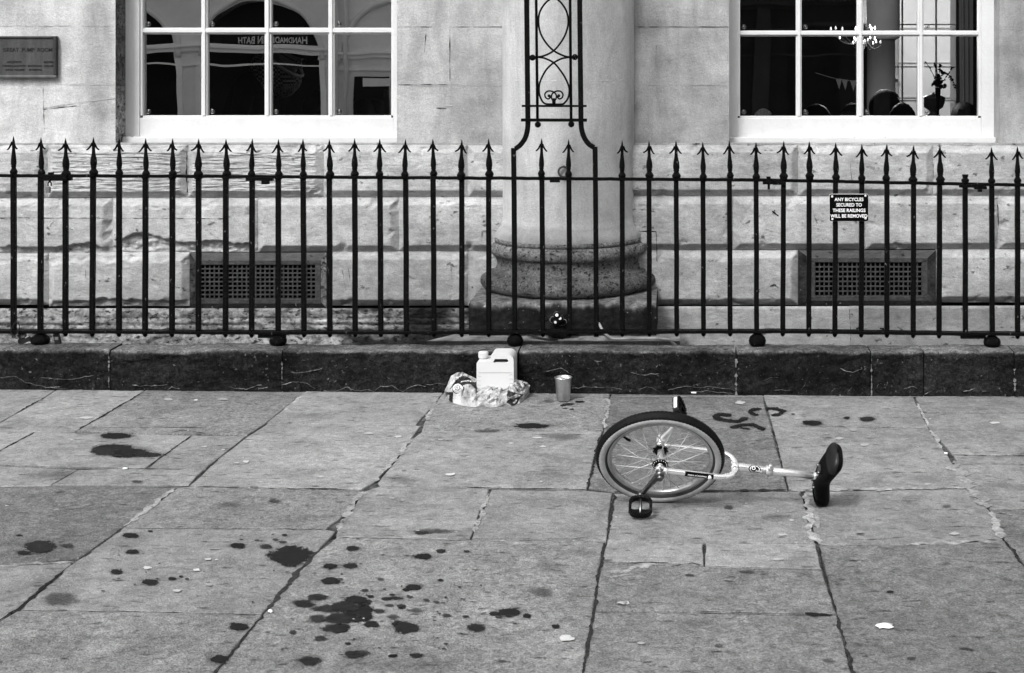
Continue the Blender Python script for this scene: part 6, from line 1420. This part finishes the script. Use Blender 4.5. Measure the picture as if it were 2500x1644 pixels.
# vase of flowers and silver urn on a stand near the right window
Y = 9.3; bx = PX(2290, Y); zb = PZ(290, Y)
tb = thing('side_table', (bx-.02, Y+.05, .15), 'dark side table under the vase behind the right window', 'table')
q = MB(); q.lathe([(.34, zb-.03), (.345, zb-.015), (.34, zb)], (bx-.02, Y+.05, 0), 40, 0); q.build('tabletop', 'coat', tb)
q = MB(); q.lathe([(.20, .15), (.18, .19), (.04, .24), (.035, zb-.2), (.09, zb-.032)], (bx-.02, Y+.05, 0), 20, 0); q.build('leg', 'coat', tb)
va = thing('flower_vase', (bx, Y, zb), 'tall dark vase of trailing flowers silhouetted in the right window', 'vase')
def vz(y_): return PZ(y_, Y)
q = MB(); q.lathe([(.030, zb), (.030, zb+.004), (.008, vz(280)), (.0085, vz(262)), (.012, vz(245)), (.017, vz(225)), (.018, vz(215)), (.013, vz(214))], (bx, Y, 0), 20, 0); q.build('vase', 'flower', va)
q = MB(); rd = random.Random(5)
def stem(pts, r_=.0022, leaf=6, ls=.010):
    path = bez([P(x, y_, Y+rd.uniform(-.03, .03)) for x, y_ in pts], 6); q.tube(path, r_, 5)
    for k in range(leaf):
        p = path[int(len(path)*(.25+.75*rd.random()))-1]; d = Vector((rd.uniform(-1, 1), rd.uniform(-1, 1), rd.uniform(-.6, 1))).normalized(); e = d.cross(Vector((.3, 1, .2))).normalized()*ls*.5
        q.add([p, p+d*ls*.6+e, p+d*ls*1.35, p+d*ls*.6-e], [(0, 1, 2, 3)], 0)
stem([(2290,215),(2285,195),(2277,180),(2268,164),(2258,150)], leaf=14); stem([(2291,212),(2290,190),(2287,170),(2283,156)], leaf=12, ls=.012); stem([(2291,212),(2292,188),(2294,168),(2296,156)], leaf=14, ls=.012)
stem([(2293,212),(2298,185),(2312,182),(2322,192),(2330,205),(2333,217)], leaf=34, ls=.012); stem([(2293,212),(2303,198),(2312,185),(2322,172),(2327,164)], leaf=18); stem([(2289,213),(2282,205),(2275,212)], leaf=12, ls=.014); stem([(2292,214),(2304,210),(2306,216)], leaf=12, ls=.014)
q.build('stems', 'flower', va)
q = MB()
for x, y_, r_ in ((2291,196,.026),(2293,205,.026),(2297,172,.016),(2299,177,.014),(2304,178,.012),(2306,208,.016),(2300,213,.014),(2282,200,.014),(2285,207,.014),(2307,178,.010),(2290,186,.016),(2284,162,.009),(2295,162,.009),(2290,190,.018)):
    for k in range(5): q.ball(P(x, y_, Y)+Vector((rd.uniform(-1, 1), rd.uniform(-1, 1), rd.uniform(-1, 1)))*r_*.5, r_*.55, 0, 1, (1, 1, rd.uniform(.6, 1)), 8)
q.build('blooms', 'flower', va)
ur = thing('silver_urn', (PX(2279, 9.5), 9.5, zb-.0), 'silver lidded urn standing behind the vase in the right window', 'urn'); Yu = 9.5
def uz(y_): return PZ(y_, Yu)
q = MB(); q.lathe([(.055, zb), (.05, zb+.01), (.02, uz(275)), (.03, uz(270)), (.062, uz(262)), (.072, uz(252)), (.075, uz(242)), (.080, uz(240))], (PX(2279, Yu), Yu, 0), 30, 0); q.build('body', 'silver', ur)
q = MB(); q.lathe([(.079, uz(239.5)), (.066, uz(236)), (.030, uz(231)), (.006, uz(229)), (.010, uz(227)), (.002, uz(225))], (PX(2279, Yu), Yu, 0), 30, 0); q.build('lid', 'silver', ur)
# folded paper fan on the inside ledge of the right window
q = MB(); Yf = 8.66; c0 = P(1864, 296, Yf)
for k in range(15):
    a0, a1 = R(42+k*7.0), R(42+(k+1)*7.0); r_ = .076*(1-.12*abs(k-7)/7); dz = .010*(1 if k % 2 else -1)
    q.add([c0, c0+Vector((r_*math.cos(a0), dz, r_*math.sin(a0))), c0+Vector((r_*math.cos(a1), -dz, r_*math.sin(a1))), c0+Vector((0, .002, 0)), c0+Vector((r_*math.cos(a0), dz+.0015, r_*math.sin(a0))), c0+Vector((r_*math.cos(a1), -dz+.0015, r_*math.sin(a1)))], [(0, 1, 2), (5, 4, 3), (1, 4, 5, 2)], 0, lerp(.6, 1, k % 2))
tag(q.build('paper_fan', 'paper'), 'white pleated paper fan at the lower left of the right window', 'paper fan')
q = MB(); q.box(PX(936, 8.62), PX(962, 8.62), 8.62, 8.632, PZ(300, 8.62), PZ(219, 8.62), 0, 1, .002); tag(q.build('menu_card', 'paper'), 'tall white card standing in the rightmost pane of the left window', 'card')
# chandelier: dim frame with small lit candle bulbs
Yc = 11.0; cc = P(2112, 80, Yc); cl_ = bpy.data.lights.new('chandelier_glow', 'POINT'); cl_.energy = 34; cl_.shadow_soft_size = .25; ob0 = bpy.data.objects.new('chandelier_glow', cl_); COL.objects.link(ob0)
ch = thing('chandelier', (cc.x, Yc, PZ(60, Yc)), 'chandelier with small glowing candle bulbs inside the right window', 'chandelier')
q = MB(); q.tube([Vector((cc.x, Yc, 5.15)), Vector((cc.x, Yc, PZ(92, Yc)))], .012, 8); q.ball((cc.x, Yc, PZ(90, Yc)), .03)
bl = [(2028,70),(2040,68),(2056,70),(2089,69),(2099,66),(2113,66),(2124,64),(2128,70),(2136,68),(2050,91),(2086,93),(2083,104),(2089,97),(2094,98),(2100,92),(2108,103),(2112,100),(2119,97),(2125,92),(2132,105),(2136,94),(2139,101),(2150,102)]
bp = [P(x, y_, Yc+rd.uniform(-.25, .25)) for x, y_ in bl]
for p in bp: q.tube(bez([Vector((cc.x, Yc, PZ(92, Yc))), Vector(((cc.x+p.x)/2, (Yc+p.y)/2, min(p.z, PZ(92, Yc))-.05)), p-Vector((0, 0, .03))], 4), .0013, 5)
q.build('frame', 'cable', ch); ob0.parent = ch; ob0.location = (0, 0, 0)
for p in bp:
    q = MB(); q.lathe([(.003, -.015), (.007, -.006), (.006, .003), (.001, .013)], p, 8, 0); q.build('bulb', 'bulb', ch)
# string of triangular bunting
q = MB(); path = [P(x, y_, 12.0) for x, y_ in ((1990, 178), (2030, 190), (2060, 196), (2095, 198))]; q.tube(bez(path, 5), .003, 5)
for x, y_ in ((2040, 192), (2055, 194), (2075, 197), (2090, 198)): q.add([P(x, y_, 12), P(x+15, y_+1, 12), P(x+9, y_+27, 12), P(x, y_, 12.004), P(x+15, y_+1, 12.004), P(x+9, y_+27, 12.004)], [(0, 1, 2), (5, 4, 3)], 0)
tag(q.build('bunting', 'greyhair'), 'string of grey triangular pennants across the dark room inside', 'bunting')

# ================================================================== OPPOSITE SIDE OF THE STREET (seen mirrored in the panes)
YO = -8.0; VV = 2*8.545-YO
def RX(x): return (x-CX)*VV/F
def RZ(y_): return HC-(y_-CY)*VV/F
ob_ = thing('opposite_shopfront', (-7, YO, 0), 'pale arched shop front across the street, mirrored in the left window', 'shop')
q = MB(); q.box(RX(-500), RX(1000), YO-.6, YO-.12, RZ(-40), 8.5, 0); ARX = [279-353, 279, 632, 985]; ar = 152*VV/F
zs = RZ(147)
# wall skin with arched openings
def wz(x):
    for c in ARX:
        d = (x-RX(c))
        if abs(d) < ar*.985: return zs+math.sqrt(max(0, (ar*.93)**2-(d*.94)**2)) if abs(d) < ar*.93 else zs
    return None
def blind(x): return RX(800) < x
xs_ = [lerp(RX(-500), RX(1000), i/500) for i in range(501)]
for i in range(500):
    xm = (xs_[i]+xs_[i+1])/2; a = None if blind(xm) else wz(xm); lo = -.1 if a is None else a
    q.add([(xs_[i], YO, lo), (xs_[i+1], YO, lo), (xs_[i+1], YO, RZ(-45)), (xs_[i], YO, RZ(-45))], [(0, 3, 2, 1)], 0)
    if a is not None and not blind(xm): q.add([(xs_[i], YO, lo), (xs_[i+1], YO, lo), (xs_[i+1], YO-.4, lo), (xs_[i], YO-.4, lo)], [(0, 1, 2, 3)], 0)
q.box(RX(-500), RX(1000), YO-.2, YO+.05, RZ(-45), RZ(-60), 0)
for y0, y1, d in ((118, 124, .10), (124, 135, .05), (162, 166, .04)): q.box(RX(-500), RX(1000), YO-.1, YO+d, RZ(y1), RZ(y0), 0, 1.1)
q.build('wall', 'facade', ob_)
for c in ARX:
    m_ = MB(); m_.tube([Vector((RX(c)+ar*math.cos(a), YO+.03, zs+ar*math.sin(a))) for a in [math.pi*i/40 for i in range(41)]], .045, 8, 0, .92)
    for s_ in (-1, 1): m_.box(RX(c)+s_*ar-.05, RX(c)+s_*ar+.05, YO, YO+.05, -.1, zs, 0, 1.1) if c != 985 else None
    m_.build('arch_moulding', 'facade', ob_)
    if c == 985: continue
    m_ = MB(); m_.box(RX(c)-ar, RX(c)+ar, YO-.42, YO-.40, -.1, zs+ar, 0); m_.box(RX(c)-ar*.98, RX(c)+ar*.98, YO-.10, YO-.06, RZ(124), RZ(113), 1)
    m_.build('shop_window', ['shopdark', 'facade'], ob_)
me = textmesh('HANDMADE IN BATH', .03, 0, bold=.0006); q = MB(); ax_ = [v.co.x for v in me.vertices]; ay = [v.co.y for v in me.vertices]
sc = (RX(738)-RX(564))/(max(ax_)-min(ax_)); sh_ = (17*VV/F)/(max(ay)-min(ay))
BACK = Matrix.Rotation(R(180), 4, 'Z') @ FRONT
q.mesh(me, Matrix.Translation((RX(650), YO-.395, RZ(101))) @ BACK @ Matrix.Diagonal((sc, sh_, 1, 1)) @ Matrix.Translation((-(max(ax_)+min(ax_))/2, -(max(ay)+min(ay))/2, 0)))
q.build('lettering', 'facade', ob_)
for x in (830, 851):
    q = MB(); q.tube([Vector((RX(x), YO+.08, -.1)), Vector((RX(x), YO+.08, RZ(-45)))], .035, 8, 0, .8); q.build('drainpipe', 'facade', ob_)
nbd = MB(); nbd.box(RX(870), RX(955), YO+.02, YO+.06, RZ(330), RZ(182), 0); nbd.box(RX(892), RX(960), YO+.061, YO+.07, RZ(205), RZ(186), 1); tag(nbd.build('notice_board', ['shopdark', 'facade']), 'dark framed notice board on the opposite shop front, mirrored in the left window', 'notice board')
op2 = thing('opposite_building', (4, YO, 0), 'stone building added across the street, coloured dark for the right window reflection', 'building')  # added and coloured dark so the right panes mirror no bright sky
q = MB(); q.box(RX(1000)+.01, 12, YO-1, YO-.3, -.1, 9, 0, .6)
for y0, y1, d in ((-30, -10, .5), (-10, 12, .3), (12, 20, .12), (62, 70, .08), (130, 134, .04)): q.box(RX(1000)+.02, 12, YO-.35, YO-.3+d, RZ(y1), RZ(y0), 0, 1.6)
for x in (1500, 1850, 2140, 2330, 2500): q.box(RX(x), RX(x+36), YO-.35, YO-.16, -.1, RZ(20), 0, 1.5)
q.build('wall', 'facadedark', op2)
for x in (1620, 1930, 2235):
    q = MB(); q.box(RX(x), RX(x+130), YO-.31, YO-.28, .5, RZ(75), 0); q.build('window', 'shopdark', op2)
